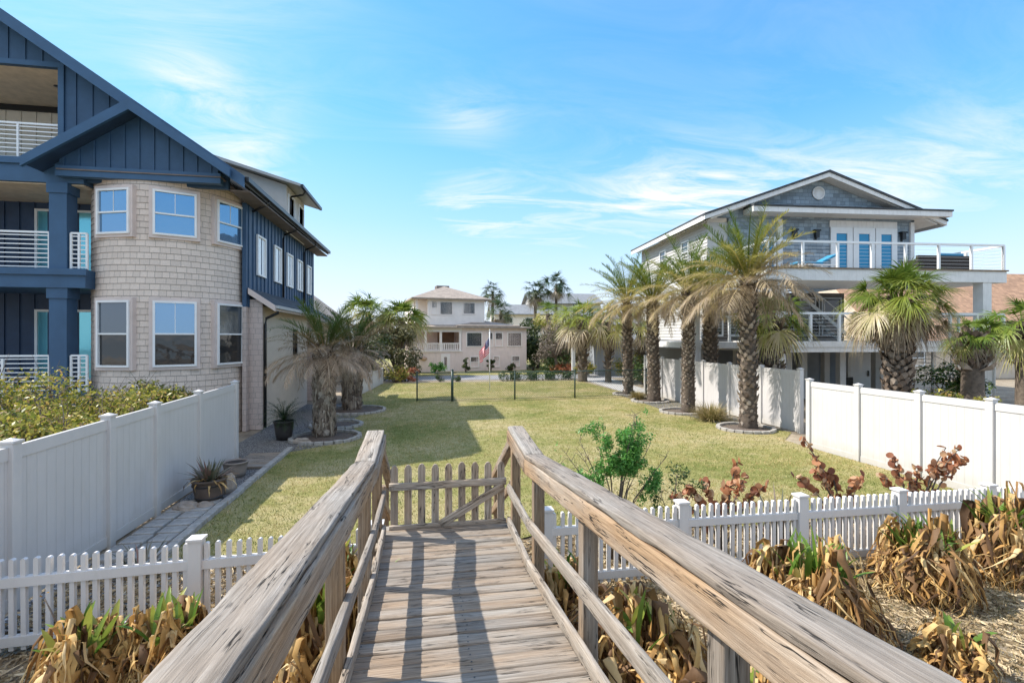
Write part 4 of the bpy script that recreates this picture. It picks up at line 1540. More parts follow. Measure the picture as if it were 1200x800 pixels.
    # one-storey bump out with its pent roof
    def wing(y0, y1, ze, ex_):
        b = MB(); b.box(-5.5, -5.1, y0 + .2, y1 - .6, 0, ze)
        w = b.build('wing_wall', M['stucco_cream'], t)
        b = MB(); b.box(-5.5, -5.1, y0 + .14, y0 + .199, 0, ze + .2)
        b.build('wing_end_wall', M['shingle_grey'], t)
        b = MB()
        zt = ze + .687 * (ex_ + 5.47)
        b.prism([(ex_, ze), (-5.466, zt), (-5.466, zt - .1), (ex_, ze - .1)], 'y', y0, y1)
        b.build('wing_roof', M['roof_dark'], t)
        b = MB(); b.prism([(ex_ + .01, ze + .01), (-5.47, zt + .01), (-5.47, zt - .18), (ex_ + .01, ze - .18)], 'y', y0 - .05, y0 - .003)
        b.box(ex_ - .02, ex_ + .02, y0, y1, ze - .16, ze - .101)
        b.build('wing_fascia', M['trim_taupe'], t)
        b = MB(); b.bar((ex_ + .05, y0, ze - .04), (ex_ + .05, y1, ze - .04), .09, .1)
        b.build('gutter', M['roof_metal'], t)
    wing(16.8, 23.6, 3.95, -4.68)
    wing(24.2, 27.2, 3.75, -4.6)
    window(t, (-5.08, 20.9, 2.75), .5, 1.0, 0, M['black_metal'], 'glass_dark', 'glass_dark', .04, .03, 0)
    # shed dormer
    b = MB(); b.prism([(-7.4, 8.2), (-5.35, 7.1), (-5.35, 8.92), (-7.4, 9.55)], 'y', 20.7, 23.6)
    b.build('dormer', M['lap'], t)
    b = MB(); b.prism([(-7.9, 9.84), (-4.75, 8.90), (-4.75, 8.80), (-7.9, 9.72)], 'y', 20.3, 24.0)
    b.build('dormer_roof', M['roof_metal'], t)
    b = MB(); b.bar((-4.70, 20.35, 8.83), (-4.70, 23.95, 8.83), .1, .12)
    b.build('gutter', M['gutter'], t)
    for y in (21.35, 22.95):
        window(t, (-5.33, y, 8.15), .9, 1.0, 0, M['white_frame'], 'glass', 'glass', .06, .03, 0)
    # downspouts
    def spout(pts, r_=.04):
        b = MB(); b.tube(pts, r_, 8)
        b.build('downspout', M['gutter'], t)
    spout([(-4.92, 17.0, 7.3), (-5.0, 17.0, 7.18), (-5.42, 17.0, 6.95)])
    for y in (20.6, 24.0):
        spout([(-4.92, y, 7.3), (-4.98, y, 7.12), (-5.40, y, 6.95), (-5.44, y, 6.8), (-5.44, y, 4.5)])
    spout([(-4.66, 17.2, 3.9), (-4.70, 17.2, 3.74), (-5.02, 17.05, 3.55), (-5.05, 17.05, 3.35), (-5.05, 17.05, .05)], .045)
    spout([(-4.70, 21.0, 8.8), (-4.8, 21.0, 8.65), (-5.25, 21.0, 8.55), (-5.29, 21.0, 8.4), (-5.29, 21.0, 7.7)])
    return t


blue_house()

# ------------------------------------------------------------------ grey house behind the right fence


def grey_house():
    rz = R(-4)
    O = (12.13, 19.18, 0)
    t = thing('beach_house', 'blue-grey shingled house with white cable-railed decks on the right', 'house', O, rz)
    Z = (0, 0, 0)
    ww, wm = M['white_wood'], M['white_metal']

    def P(b, nm, m, bev=0):
        return b.build(nm, m, t, Z, bevel=bev)
    # upper roof
    px, pz, sl, hw = 7.47, 11.25, .355, 6.5
    b = MB(); b.prism([(px - hw, pz - sl * hw), (px, pz), (px + hw, pz - sl * hw), (px + hw, pz - sl * hw - .1), (px, pz - .12), (px - hw, pz - sl * hw - .1)], 'y', 2.75, 13.2)
    P(b, 'roof', M['roof_dark'])
    b = MB()
    for sg in (-1, 1):
        x1 = px + sg * (hw - .02)
        b.prism([(x1, pz - sl * hw - .06), (px, pz - .06), (px, pz - .34), (x1, pz - sl * hw - .30)], 'y', 2.80, 2.95)
    P(b, 'rake_board', ww)
    b = MB()
    b.prism([(px - hw + .4, pz - sl * hw - .18), (px, pz - .25), (px, pz - .31), (px - hw + .4, pz - sl * hw - .24)], 'y', 2.96, 13.1)
    b.prism([(px + hw - .4, pz - sl * hw - .18), (px + .001, pz - .25), (px + .001, pz - .31), (px + hw - .4, pz - sl * hw - .24)], 'y', 2.96, 13.1)
    b.box(px - hw, px - hw + .06, 2.96, 13.1, pz - sl * hw - .32, pz - sl * hw - .105)
    b.box(px + hw - .06, px + hw, 2.96, 13.1, pz - sl * hw - .32, pz - sl * hw - .105)
    P(b, 'soffit', ww)
    # gable wall
    b = MB()
    b.prism([(2.0, 8.9), (12.7, 8.9), (12.7, pz - .34 - sl * (12.7 - px)), (px, pz - .34), (2.0, pz - .34 - sl * (px - 2.0))], 'y', 3.4, 3.55)
    P(b, 'gable', M['shingle_blue'])
    b = MB(); b.lathe([(.001, 0), (.34, 0), (.34, .05), (.27, .05), (.27, .03), (.001, .03)], 24)
    b.v = [(7.33 + x, 3.39 - z, 10.25 + y) for x, y, z in b.v]
    v = P(b, 'gable_vent', ww)
    # skirt roof between gable and wall
    b = MB(); b.prism([(2.6, 9.62), (3.4, 9.62), (3.4, 9.30), (2.6, 9.32)], 'x', 4.2, 13.9)
    b.v = [(x, y, z) for x, y, z in b.v]
    b2 = MB(); b2.prism([(3.39, 9.62), (2.45, 9.36), (2.45, 9.28), (3.39, 9.28)], 'x', 3.3, 13.95)
    P(b2, 'skirt_roof', M['roof_dark'])
    b = MB(); b.box(3.3, 13.92, 2.5, 3.39, 9.02, 9.275)
    P(b, 'skirt_fascia', ww)
    # upper wall and doors
    b = MB(); b.box(2.6, 12.65, 3.5, 3.7, 5.9, 9.02); b.box(12.45, 12.649, 3.7, 12.5, 5.93, 9.02)
    P(b, 'wall', M['shingle_blue'])
    for x0, x1 in ((5.15, 5.42), (12.5, 12.72)):
        b = MB(); b.box(x0, x1, 3.40, 3.499, 5.95, 9.02)
        P(b, 'corner_trim', ww)
    b = MB(); b.box(8.0, 11.75, 3.42, 3.499, 8.55, 9.02)
    P(b, 'door_head_trim', ww)
    for k in range(3):
        window(t, (8.65 + 1.25 * k, 3.44, 7.25), 1.2, 2.6, R(-90), M['white_frame'], 'glass_turq', 'glass_turq', .30, .05, 0, off=Z, name='french_door')
    window(t, (4.6, 3.46, 7.0), .95, 2.0, R(-90), M['white_frame'], 'glass_turq', 'glass_turq', .1, .05, 0, off=Z, name='window')
    for x in (6.05, 7.25, 12.05):
        b = MB(); b.box(x - .10, x + .10, 3.3, 3.44, 8.0, 8.32)
        b.box(x - .15, x + .15, 3.26, 3.498, 8.32, 8.40); b.box(x - .04, x + .04, 3.44, 3.497, 7.9, 8.32)
        P(b, 'wall_lantern', M['black_metal'])
    # left side wall of pale lap siding
    b = MB(); b.box(1.55, 1.7, 3.6, 12.6, 2.78, 8.7)
    z = 2.8
    while z < 8.6:
        b.prism([(1.55, z), (1.515, z), (1.545, z + .17), (1.55, z + .17)], 'y', 3.6, 12.6)
        z += .175
    b.box(1.7, 4.0, 3.6, 3.75, 5.9, 8.7)
    P(b, 'side_wall', M['lap'])
    for y in (6.0, 9.0):
        window(t, (1.50, y, 7.6), .9, 1.2, R(180), M['white_frame'], 'glass_far', 'glass_dark', .07, .05, .5, off=Z)
    # upper deck
    b = MB(); b.box(2.3, 13.9, .0, 3.5, 5.42, 5.92)
    P(b, 'upper_deck', ww)
    b = MB(); b.box(2.25, 13.95, -.06, 3.49, 5.922, 5.98)
    P(b, 'deck_boards', M['wood_post'])
    railing(t, (2.4, .05), (13.8, .05), 5.98, 1.12, wm, 7, 8, off=Z, pw=.09, cable=True)
    railing(t, (13.8, .06), (13.8, 3.4), 5.98, 1.12, wm, 7, 3, off=Z, pw=.09, cable=True)
    railing(t, (2.4, .06), (2.4, 3.4), 5.98, 1.12, wm, 7, 3, off=Z, pw=.09, cable=True)
    # lower deck
    b = MB(); b.box(2.7, 13.9, 0, 8.2, 2.30, 2.76); b.box(2.66, 13.94, -.03, -.002, 2.52, 2.77); b.box(.3, 2.69, 2.4, 8.2, 2.42, 2.72)
    P(b, 'lower_deck', ww)
    for x in (4.35, 5.75, 6.85, 8.2, 9.44, 10.57, 11.7):
        pass
    railing(t, (3.05, .06), (13.8, .06), 2.77, 1.22, wm, 8, 9, off=Z, pw=.10, cable=True)
    railing(t, (.4, 2.5), (2.9, 2.5), 2.73, 1.2, wm, 8, 4, off=Z, pw=.10, cable=True)
    railing(t, (13.8, .12), (13.8, 8.0), 2.77, 1.22, wm, 8, 5, off=Z, pw=.09, cable=True)
    # columns
    for x, y, z0, z1, w in ((12.95, .25, 0, 2.3, .5), (12.95, .25, 2.76, 5.42, .44), (3.05, .25, 0, 2.3, .4), (3.05, .25, 2.76, 5.42, .4), (8.2, .25, 0, 2.3, .3), (.5, 2.6, 0, 2.42, .25), (.45, 2.55, 2.72, 5.4, .22)):
        b = MB(); b.box(x - w / 2, x + w / 2, y - w / 2, y + w / 2, z0, z1)
        P(b, 'column', ww)
    for x, y in ((4.4, 1.6), (5.6, 2.2), (6.75, 1.2), (7.4, 3.0), (9.8, 2.6), (11.2, 4.0), (1.6, 4.5), (4.2, 5.5)):
        b = MB(); b.box(x - .14, x + .14, y - .14, y + .14, 0, 2.3)
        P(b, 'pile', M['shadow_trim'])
    # middle storey behind the lower deck
    b = MB(); b.box(1.6, 4.6, 4.6, 4.75, 2.76, 5.42); b.box(4.6, 10.6, 5.6, 5.75, 2.76, 5.4); b.box(1.6, 1.7, 4.75, 8, 2.76, 5.4); b.box(4.5, 4.6, 4.75, 5.6, 2.76, 5.4); b.box(10.5, 10.6, 5.75, 8.2, 2.76, 5.4)
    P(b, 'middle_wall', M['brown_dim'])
    for x in (2.3, 3.8):
        window(t, (x, 4.56, 4.05), 1.2, 2.1, R(-90), M['white_frame'], 'glass_dark', 'glass_dark', .08, .04, 0, off=Z)
    for x in (5.5, 7.0, 8.5, 9.8):
        window(t, (x, 5.56, 4.1), 1.2, 2.1, R(-90), M['shadow_trim'], 'glass_dark', 'glass_dark', .07, .04, 0, off=Z)
    # stair from the lower to the upper deck
    b = MB()
    for k in range(14):
        b.box(6.2 + .24 * k, 6.46 + .24 * k, 3.71, 4.59, 5.38 - .19 * k - .04, 5.38 - .19 * k)
    b.bar((6.2, 3.68, 5.4), (9.5, 3.68, 2.80), .05, .16); b.bar((6.2, 4.62, 5.4), (9.5, 4.62, 2.80), .05, .16)
    b.bar((7.2, 3.68, 5.4), (9.6, 3.68, 3.6), .05)
    for k in range(5):
        b.bar((7.4 + .5 * k, 3.68, 4.4 - .38 * k), (7.4 + .5 * k, 3.68, 5.2 - .38 * k), .04)
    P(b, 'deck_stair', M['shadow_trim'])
    # store room under the deck with a pale door, lattice behind
    b = MB(); b.box(6.9, 8.0, 4.2, 6.0, 0, 2.3); b.box(.4, 13.5, 7.6, 7.8, 0, 2.3)
    P(b, 'store_room', M['grey_wall'])
    b = MB(); b.box(9.55, 10.65, 3.9, 4.0, 0, 2.1)
    d = P(b, 'store_door', wm)
    b = MB(); b.box(9.4, 9.549, 3.9, 4.02, 0, 2.25); b.box(10.651, 10.8, 3.9, 4.02, 0, 2.25); b.box(9.549, 10.651, 3.9, 4.02, 2.1, 2.25)
    f = b.build('door_frame', ww, None, Z); f.parent = d
    b = MB(); b.box(10.5, 10.56, 3.84, 3.899, .9, 1.2)
    f = b.build('door_handle', M['black_metal'], None, Z); f.parent = d
    b = MB()
    for k in range(22):
        x = 10.9 + .14 * k
        b.box(x, x + .07, 5.0, 5.05, 0, 2.25)
    P(b, 'slat_screen', M['wood_post'])
    # spiral stair
    b = MB()
    c = (11.75, 1.5)
    b.tube([(c[0], c[1], 0), (c[0], c[1], 2.7)], .05, 8)
    rail = []
    for k in range(13):
        a = R(200 + 28 * k); z = .2 + .19 * k
        ca, sa = math.cos(a), math.sin(a); cb, sb = math.cos(a + R(26)), math.sin(a + R(26))
        b.add([(c[0], c[1], z), (c[0] + .75 * ca, c[1] + .75 * sa, z), (c[0] + .75 * cb, c[1] + .75 * sb, z), (c[0], c[1], z - .03), (c[0] + .75 * ca, c[1] + .75 * sa, z - .03), (c[0] + .75 * cb, c[1] + .75 * sb, z - .03)], [(0, 1, 2), (3, 5, 4), (0, 3, 4, 1), (1, 4, 5, 2), (2, 5, 3, 0)])
        b.bar((c[0] + .74 * ca, c[1] + .74 * sa, z), (c[0] + .74 * ca, c[1] + .74 * sa, z + .95), .025)
        rail.append((c[0] + .74 * ca, c[1] + .74 * sa, z + .95))
    b.tube(rail, .025, 6)
    b.tube([(p[0], p[1], p[2] - .45) for p in rail], .015, 6)
    P(b, 'spiral_stair', wm)
    b = MB(); b.tube([(13.4, -.06, 2.35), (13.35, -.02, 2.1), (13.25, -.02, 1.95), (13.22, -.02, .1)], .05, 8)
    P(b, 'downspout', wm)
    return t, O, rz


gh, gO, grz = grey_house()


def gh_place(x, y, z):
    return (gO[0] + x * math.cos(grz) - y * math.sin(grz), gO[1] + x * math.sin(grz) + y * math.cos(grz), z)


def lounger(label, x, y, z, rz):
    t = thing('sun_lounger', label, 'lounger', gh_place(x, y, z), rz)
    Z = (0, 0, 0)
    b = MB()
    for a, c in ((0, 0), (1.8, 0), (0, .6), (1.8, .6), (1.1, 0), (1.1, .6)):
        b.box(a - .03, a + .03, c - .03, c + .03, 0, .3)
    b.box(-.05, 1.85, -.03, .03, .28, .33); b.box(-.05, 1.85, .57, .63, .28, .33)
    b.build('frame', M['white_metal'], t, Z)
    b = MB(); b.box(-.05, 1.2, 0, .6, .33, .45)
    b.build('seat_cushion', M['cushion'], t, Z, bevel=.03)
    b = MB(); b.rbox((1.5, .3, .55), (.7, .6, .12), 0, 0)
    b.v = [(x_, y_, z_ + (x_ - 1.2) * .5 - .1) for x_, y_, z_ in b.v]
    b.build('back_cushion', M['cushion'], t, Z, bevel=.03)


lounger('white sun lounger with bright blue cushion on the upper deck', 4.7, 1.2, 5.98, grz)
for (x, lab) in ((11.9, 'dark wicker sofa with teal cushion at the right end of the upper deck'),):
    t = thing('wicker_sofa', lab, 'sofa', gh_place(x, 1.0, 5.98), grz)
    b = MB(); b.box(-1.4, 1.4, 0, .15, .05, .8); b.box(-1.4, -1.2, .15, .9, .05, .62); b.box(1.2, 1.4, .15, .9, .05, .62); b.box(-1.2, 1.2, .15, .9, .05, .4)
    b.build('frame', M['wicker'], t, (0, 0, 0), bevel=.02)
    b = MB(); b.box(-.1, 1.15, .16, .3, .45, .95)
    b.build('back_cushion', M['cushion'], t, (0, 0, 0), bevel=.04)
    b = MB(); b.box(-1.18, 1.18, .16, .88, .4, .52)
    b.build('seat_cushion', M['grey_wall'], t, (0, 0, 0), bevel=.03)
# patio chairs and table in the shade of the deck
def patio_chair(label, x, y, rz, group):
    t = thing('patio_chair', label, 'chair', gh_place(x, y, 0), rz, group)
    Z = (0, 0, 0)
    for a, c in ((-.25, -.25), (.25, -.25), (-.25, .25), (.25, .25)):
        b = MB(); b.box(a - .02, a + .02, c - .02, c + .02, 0, .62 if c < 0 else .9)
        b.build('leg', M['black_metal'], t, Z)
    b = MB(); b.box(-.27, .27, -.27, .27, .42, .48)
    b.build('seat', M['wicker'], t, Z)
    b = MB(); b.box(-.27, .27, .24, .28, .5, .95)
    b.build('backrest', M['wicker'], t, Z)


patio_chair('dark patio chair in the shade left of the pale store door', 8.7, 2.6, R(20), 'patio chairs under the deck')
patio_chair('dark patio chair in the shade between the deck piles', 5.2, 2.9, R(-60), 'patio chairs under the deck')

# ------------------------------------------------------------------ pink house across the street


def pink_house():
    rz = R(9)
    t = thing('beach_house', 'pale pink three-storey house with balustraded porch across the street', 'house', (.02, 42.34, 0), rz)
    Z = (0, 0, 0)

    def P(b, nm, m):
        return b.build(nm, m, t, Z)
    pk, pp, trm = M['pink'], M['pale_pink'], M['pink_trim']
    b = MB(); b.box(3.2, 9.14, 0, 10.5, 0, 3.72); b.box(-1.28, 3.2, 0, 10.5, 0, 1.70)
    b.box(-1.0, 3.2, 2.4, 10.5, 1.7, 3.72)
    P(b, 'wall', pk)
    b = MB(); b.box(-1.4, 3.25, -.08, 2.4, 1.70, 1.80); P(b, 'porch_floor', trm)
    # porch posts and balustrade
    for x in (-1.15, .05, 1.35, 3.05):
        b = MB(); b.box(x - .1, x + .1, 0, .2, 1.8, 3.6); P(b, 'porch_post', trm)
    for y in (1.2, 2.3):
        b = MB(); b.box(-1.25, -1.05, y, y + .2, 1.8, 3.6); P(b, 'porch_post', trm)
    b = MB(); b.box(-1.3, 3.2, -.02, .22, 3.4, 3.72); b.box(-1.3, -1.0, .22, 2.4, 3.4, 3.72); P(b, 'porch_beam', trm)
    railing(t, (-1.15, .1), (3.05, .1), 1.8, .62, trm, 0, 4, True, 'balustrade', Z, .09)
    railing(t, (-1.15, .12), (-1.15, 2.4), 1.8, .62, trm, 0, 2, True, 'balustrade', Z, .09)
    b = MB(); b.box(1.5, 3.0, 2.3, 2.38, 1.8, 3.4); P(b, 'porch_screen', M['brown_in'])
    # low hipped roofs
    def hip(b, x0, x1, y0, y1, z, zr, ov=.35, th=.12):
        x0 -= ov; x1 += ov; y0 -= ov; y1 += ov
        d = min(x1 - x0, y1 - y0) / 2
        if x1 - x0 > y1 - y0:
            r0, r1 = (x0 + d, (y0 + y1) / 2), (x1 - d, (y0 + y1) / 2)
        else:
            r0, r1 = ((x0 + x1) / 2, y0 + d), ((x0 + x1) / 2, y1 - d)
        v = [(x0, y0, z), (x1, y0, z), (x1, y1, z), (x0, y1, z), (x0, y0, z + th), (x1, y0, z + th), (x1, y1, z + th), (x0, y1, z + th), r0 + (zr,), r1 + (zr,)]
        f = [(0, 3, 2, 1), (0, 1, 5, 4), (1, 2, 6, 5), (2, 3, 7, 6), (3, 0, 4, 7)]
        if x1 - x0 > y1 - y0:
            f += [(4, 5, 9, 8), (5, 6, 9), (6, 7, 8, 9), (7, 4, 8)]
        else:
            f += [(4, 5, 8), (5, 6, 9, 8), (6, 7, 9), (7, 4, 8, 9)]
        b.add(v, f)
    b = MB(); hip(b, -1.28, 9.14, 0, 10.5, 3.72, 4.5); P(b, 'lower_roof', M['roof_tan'])
    b = MB(); hip(b, 2.9, 8.2, -.05, 5, 3.845, 4.5, .25); P(b, 'front_hip', M['roof_tan'])
    b = MB(); b.box(.6, 5.6, 1.4, 9.5, 3.8, 6.25); b.box(-.55, .6, 2.8, 9.5, 3.8, 6.25); b.box(-.55, .6, 1.4, 2.8, 3.8, 4.8)
    P(b, 'upper_wall', pp)
    for x, y in ((-.48, 1.48), (.55, 1.48)):
        b = MB(); b.box(x - .09, x + .09, y - .09, y + .09, 4.8, 6.25); P(b, 'porch_post', trm)
    b = MB(); hip(b, -.55, 5.6, 1.4, 9.5, 6.25, 7.75, .45); P(b, 'upper_roof', M['roof_tan'])
    b = MB(); b.box(1.9, 3.1, 4.9, 6.0, 7.3, 7.85); P(b, 'roof_cap', M['soffit'])
    for x0, x1, z0, z1, y in ((3.9, 4.7, .3, 1.3, 0), (6.0, 6.6, .3, 1.3, 0), (7.7, 8.5, .3, 1.3, 0), (3.55, 5.0, 2.1, 3.4, 0), (5.5, 6.0, 2.1, 3.4, 0), (6.15, 6.9, 2.1, 3.4, 0), (7.3, 8.7, 2.1, 3.4, 0), (3.55, 4.75, 4.98, 6.08, 1.4), (.75, 1.35, 4.9, 6.12, 1.4), (1.5, 2.7, 4.9, 6.12, 1.4)):
        w = window(t, ((x0 + x1) / 2, y - .02, (z0 + z1) / 2), x1 - x0, z1 - z0, R(-90), trm, 'glass_far' if z0 > 1 else 'glass_dark', 'glass_dark', .08, .02, .5 if x1 - x0 < 1.2 else 0, off=Z)
    window(t, (1.75, -.02, .78), .8, 1.5, R(-90), trm, 'glass_dark', 'glass_dark', .28, .02, 0, off=Z, name='front_door')
    window(t, (-1.30, 3.6, .9), .7, .8, R(180), trm, 'glass_dark', 'glass_dark', .08, .02, 0, off=Z)
    b = MB(); b.lathe([(.001, 0), (.3, 0), (.3, .05), (.001, .05)], 12)
    b.v = [(-.1 + x, -.03 - z, 1.15 + y * .6) for x, y, z in b.v]
    P(b, 'wall_plaque', M['tan_door'])


pink_house()

# ------------------------------------------------------------------ further houses


def gable_house(label, loc, rz, w, d, hw, hr, wall, roof, axis='y', windows=(), ov=.5, skirt=None):
    t = thing('house', label, 'house', loc, rz)
    Z = (0, 0, 0)
    b = MB()
    if axis == 'y':
        b.box(0, w, 0, d, 0, hw)
        b.prism([(0, hw), (w, hw), (w / 2, hr - .1)], 'y', 0, d)
    else:
        b.box(0, w, 0, d, 0, hw)
        b.prism([(0, hw), (d, hw), (d / 2, hr - .1)], 'x', 0, w)
    b.build('wall', M[wall], t, Z)
    b = MB()
    span = w if axis == 'y' else d
    sl = (hr - hw) / (span / 2)
    z = hw - sl * ov
    pts = [(-ov, z + .02), (span / 2, hr + .02), (span + ov, z + .02), (span + ov, z + .14), (span / 2, hr + .16), (-ov, z + .14)]
    b.prism(pts, axis, -ov, (d if axis == 'y' else w) + ov)
    b.build('roof', M[roof], t, Z)
    for (x, zc, ww, hh) in windows:
        window(t, (x, -.02, zc), ww, hh, R(-90), M['white_frame'], 'glass_far', 'glass_far', .08, .02, .5, off=Z)
    return t


gable_house('tan-roofed neighbour house just behind the blue house', (-13.4, 30.2, 0), 0, 7.8, 9, 3.9, 6.9, 'stucco_cream', 'roof_tan', 'y', ((6.6, 2.2, 1.0, 1.3),))
gable_house('house with orange-brown shingle roof right of the cable-railed decks', (32, 29.5, 0), R(-4), 26, 12, 2.7, 8.2, 'stucco_cream', 'roof_orange', 'x', ((2, 1.5, 1.4, 1.2), (6, 1.5, 1.4, 1.2)))
t = gable_house('low grey-roofed house half hidden behind the palm row', (13.2, 36.6, 0), R(-6), 11, 7, 2.7, 4.9, 'grey_wall', 'roof_grey', 'x', ((3, 1.5, 1.2, 1.2), (6, 1.5, 1.2, 1.2)))
for x in (-.9, -2.0):
    b = MB(); b.box(x - .12, x + .12, -.6, -.36, 0, 2.6); b.build('porch_column', M['white_wood'], t, (0, 0, 0))
b = MB(); b.box(-2.3, -.1, -.8, 1.5, 2.6, 2.85); b.build('porch_roof', M['white_wood'], t, (0, 0, 0))
t = gable_house('pale green distant house with hipped grey roof behind the tall fan palms', (15.5, 70, 0), R(-3), 10, 10, 7.9, 9.6, 'lap', 'roof_grey', 'x', ((3.5, 7.2, 1.6, 1.6), (6.5, 7.2, 1.6, 1.6)))
gable_house('distant low white house left of the tall fan palms', (9.5, 68, 0), R(-3), 8, 8, 6.2, 7.6, 'pale_pink', 'roof_grey', 'x', ((2, 5, 1.2, 1.4), (5, 5, 1.2, 1.4)))

# ------------------------------------------------------------------ palms and trees

G1 = 'date palms in a row along the right fence'
date_palm('tallest date palm, nearest, browned fronds drooping over the right-hand deck', 10.3, 14.43, 4.85, 80, 2.1, 11, G1, r=.24, dead=.72, bias=(R(-20), .45), leaflet=.46)
date_palm('date palm second nearest in the fence row, yellowed crown, trunk beside a straw tuft', 10.2, 17.95, 4.8, 66, 2.1, 12, G1, boot=.11, nboots=430, r=.23, dead=.62)
date_palm('date palm third in the fence row, leaning yellow-green crown', 10.4, 21.3, 4.75, 64, 2.15, 13, G1, boot=.13, nboots=340, r=.26, lean=(-.1, 0), dead=.55)
date_palm('date palm farthest in the fence row, by the end post of the chain link fence', 10.35, 24.1, 4.9, 64, 2.3, 14, G1, boot=.17, nboots=200, r=.22, lean=(-.15, -.1), dead=.5)
date_palm('dark-trunked palm standing behind the white fence and the palm row', 12.6, 20.3, 5.0, 50, 2.2, 15, None, r=.3, dead=.7)
G2 = 'shaggy grey palms beside the blue house'
date_palm('shaggy frost-browned palm with stout trunk nearest the blue house', -2.92, 15.36, 2.6, 60, 1.5, 21, G2, 'phoenix_grey', r=.25, dead=.75, boot=.17, nboots=420, droop=1.15, leaflet=.4)
date_palm('shaggy grey palm further back, dead leaves hiding its trunk', -2.9, 20.95, 2.45, 58, 1.75, 22, G2, 'phoenix_grey', r=.32, dead=.85, boot=.2, nboots=340, droop=1.2, leaflet=.4)

cabbage_palm('big cabbage palm with huge round crown in front of the grey house decks', 16.2, 14.6, 4.2, 70, .85, .86, 31, r=.31, boot=.23, nboots=300, boot_from=.05, skirt=.3, nseg=44)
cabbage_palm('small cabbage palm in front of the right-hand deck column', 19.6, 14.8, 3.05, 28, .45, .6, 32, r=.34, boot=.26, nboots=60, boot_from=.55, skirt=.35, green=.25)
cabbage_palm('medium cabbage palm behind the tallest date palm and fence', 13.15, 17.0, 3.6, 34, .65, .78, 33, r=.24, boot=.24, nboots=110, boot_from=.3, skirt=.3, green=.2)
cabbage_palm('cabbage palm cut off by the right edge, beside the orange roof', 24.4, 16.5, 3.5, 26, .8, .9, 34, r=.25, boot=.25, nboots=50, boot_from=.5, green=.2)
G3 = 'tall thin fan palms on the skyline'
cabbage_palm('tall skyline fan palm just right of the pink house roof', 8.1, 59.5, 8.4, 26, 1.0, 1.0, 41, G3, .17, 0, 'fan_palm', 'washington', .35, .15, 0, 15, boot_from=.3, green=.3)
cabbage_palm('left one of the two tall skyline fan palms beside the distant house', 13.2, 58.6, 8.5, 28, 1.1, 1.1, 42, G3, .2, 0, 'fan_palm', 'washington', .6, .15, 0, 15, boot_from=.3, green=.3)
cabbage_palm('right one and tallest of the two skyline fan palms, bare thin trunk', 15.7, 58.15, 9.2, 28, 1.1, 1.1, 43, G3, .16, 0, 'fan_palm', 'washington', .5, .15, 0, 15, boot_from=.3, green=.3)
cabbage_palm('lower bushy fan palm beside the pink house right wall', 8.6, 56, 5.9, 26, 1.0, 1.1, 44, None, .2, 0, 'fan_palm', 'washington', .6, .15, 0, 15, boot_from=.3, green=.2)
cabbage_palm('broad cabbage palm below the two tall skyline palms', 12.6, 50, 5.3, 30, 1.1, 1.1, 45, None, .25, 0, 'cabbage_palm', 'fan', .5, .2, 40, 15)
G4 = 'cabbage palms left of the pink house'
cabbage_palm('bright yellow-green cabbage palm left of the pink house', -4.2, 38.6, 4.6, 40, 1.1, 1.3, 46, G4, .25, skirt=.4, nseg=18, nboots=50)
cabbage_palm('dull olive cabbage palm touching the pink house', -1.8, 38.8, 4.3, 46, 1.1, 1.35, 47, G4, .25, skirt=.9, nseg=18, nboots=50)
G5 = 'palms between driveway and low grey house'
cabbage_palm('thick-trunked cabbage palm beside the driveway before the white porch', 10.4, 31.8, 4.0, 34, 1.0, 1.1, 48, G5, .3, skirt=.6, nseg=18, nboots=90, boot_from=.1)
cabbage_palm('thin-trunked cabbage palm nearer the low grey house', 11.9, 31.0, 3.9, 28, .9, 1.0, 49, G5, .2, skirt=.6, nseg=18, nboots=60, boot_from=.2)
cabbage_palm('cabbage palm behind the farthest date palm, over the grey roof', 14.6, 31.8, 3.7, 30, .95, 1.0, 50, G5, .28, skirt=.3, nseg=18, nboots=60, boot_from=.1)

G6 = 'bushy trees between the pink house and the low grey house'
tree('dark bushy tree filling the gap right of the pink house', 10.6, 46, 5.7, 2.6, 9000, .11, 'tree', 61, G6, trunk_h=.8)
tree('olive round tree in front of the dark bushy tree', 12.4, 43, 5.4, 2.3, 8500, .10, 'tree_olive', 62, G6, trunk_h=.9)
tree('greyish brown twiggy tree left of the driveway palms', 10.6, 39.6, 4.3, 1.7, 3600, .08, 'tree_brown', 63, G6)
tree('yellow-green tree under the broad cabbage palm', 12.6, 47.5, 5.6, 2.2, 6000, .11, 'hedge', 64, G6, trunk_h=1.0)
tree('pale olive tree between the driveway palms and the skyline house', 15.0, 44.5, 5.6, 2.3, 8000, .1, 'tree_olive', 68, G6, trunk_h=1.0)
tree('dark evergreen behind the low grey house', 21, 50, 5.6, 3.2, 6000, .14, 'tree', 65, G6, trunk_h=1.2)
tree('dark tree behind the shaggy palms and low fence', -3.9, 34.6, 3.9, 1.9, 6500, .09, 'tree', 66, 'bushy trees behind the low fence', trunk_h=.5)
tree('olive tree at the far end of the low fence', -2.0, 36.6, 4.1, 1.7, 6000, .09, 'tree_olive', 67, 'bushy trees behind the low fence', trunk_h=.5)

dune_scrub()

# shrubs around the far lawn
def far_shrub(label, x, y, h, r, mat, seed, n=1800, size=.07, name='shrub', cat='shrub', group=None, **kw):
    return shrub(name, label, cat, x, y, h, r, n, size, mat, seed, group, **kw)


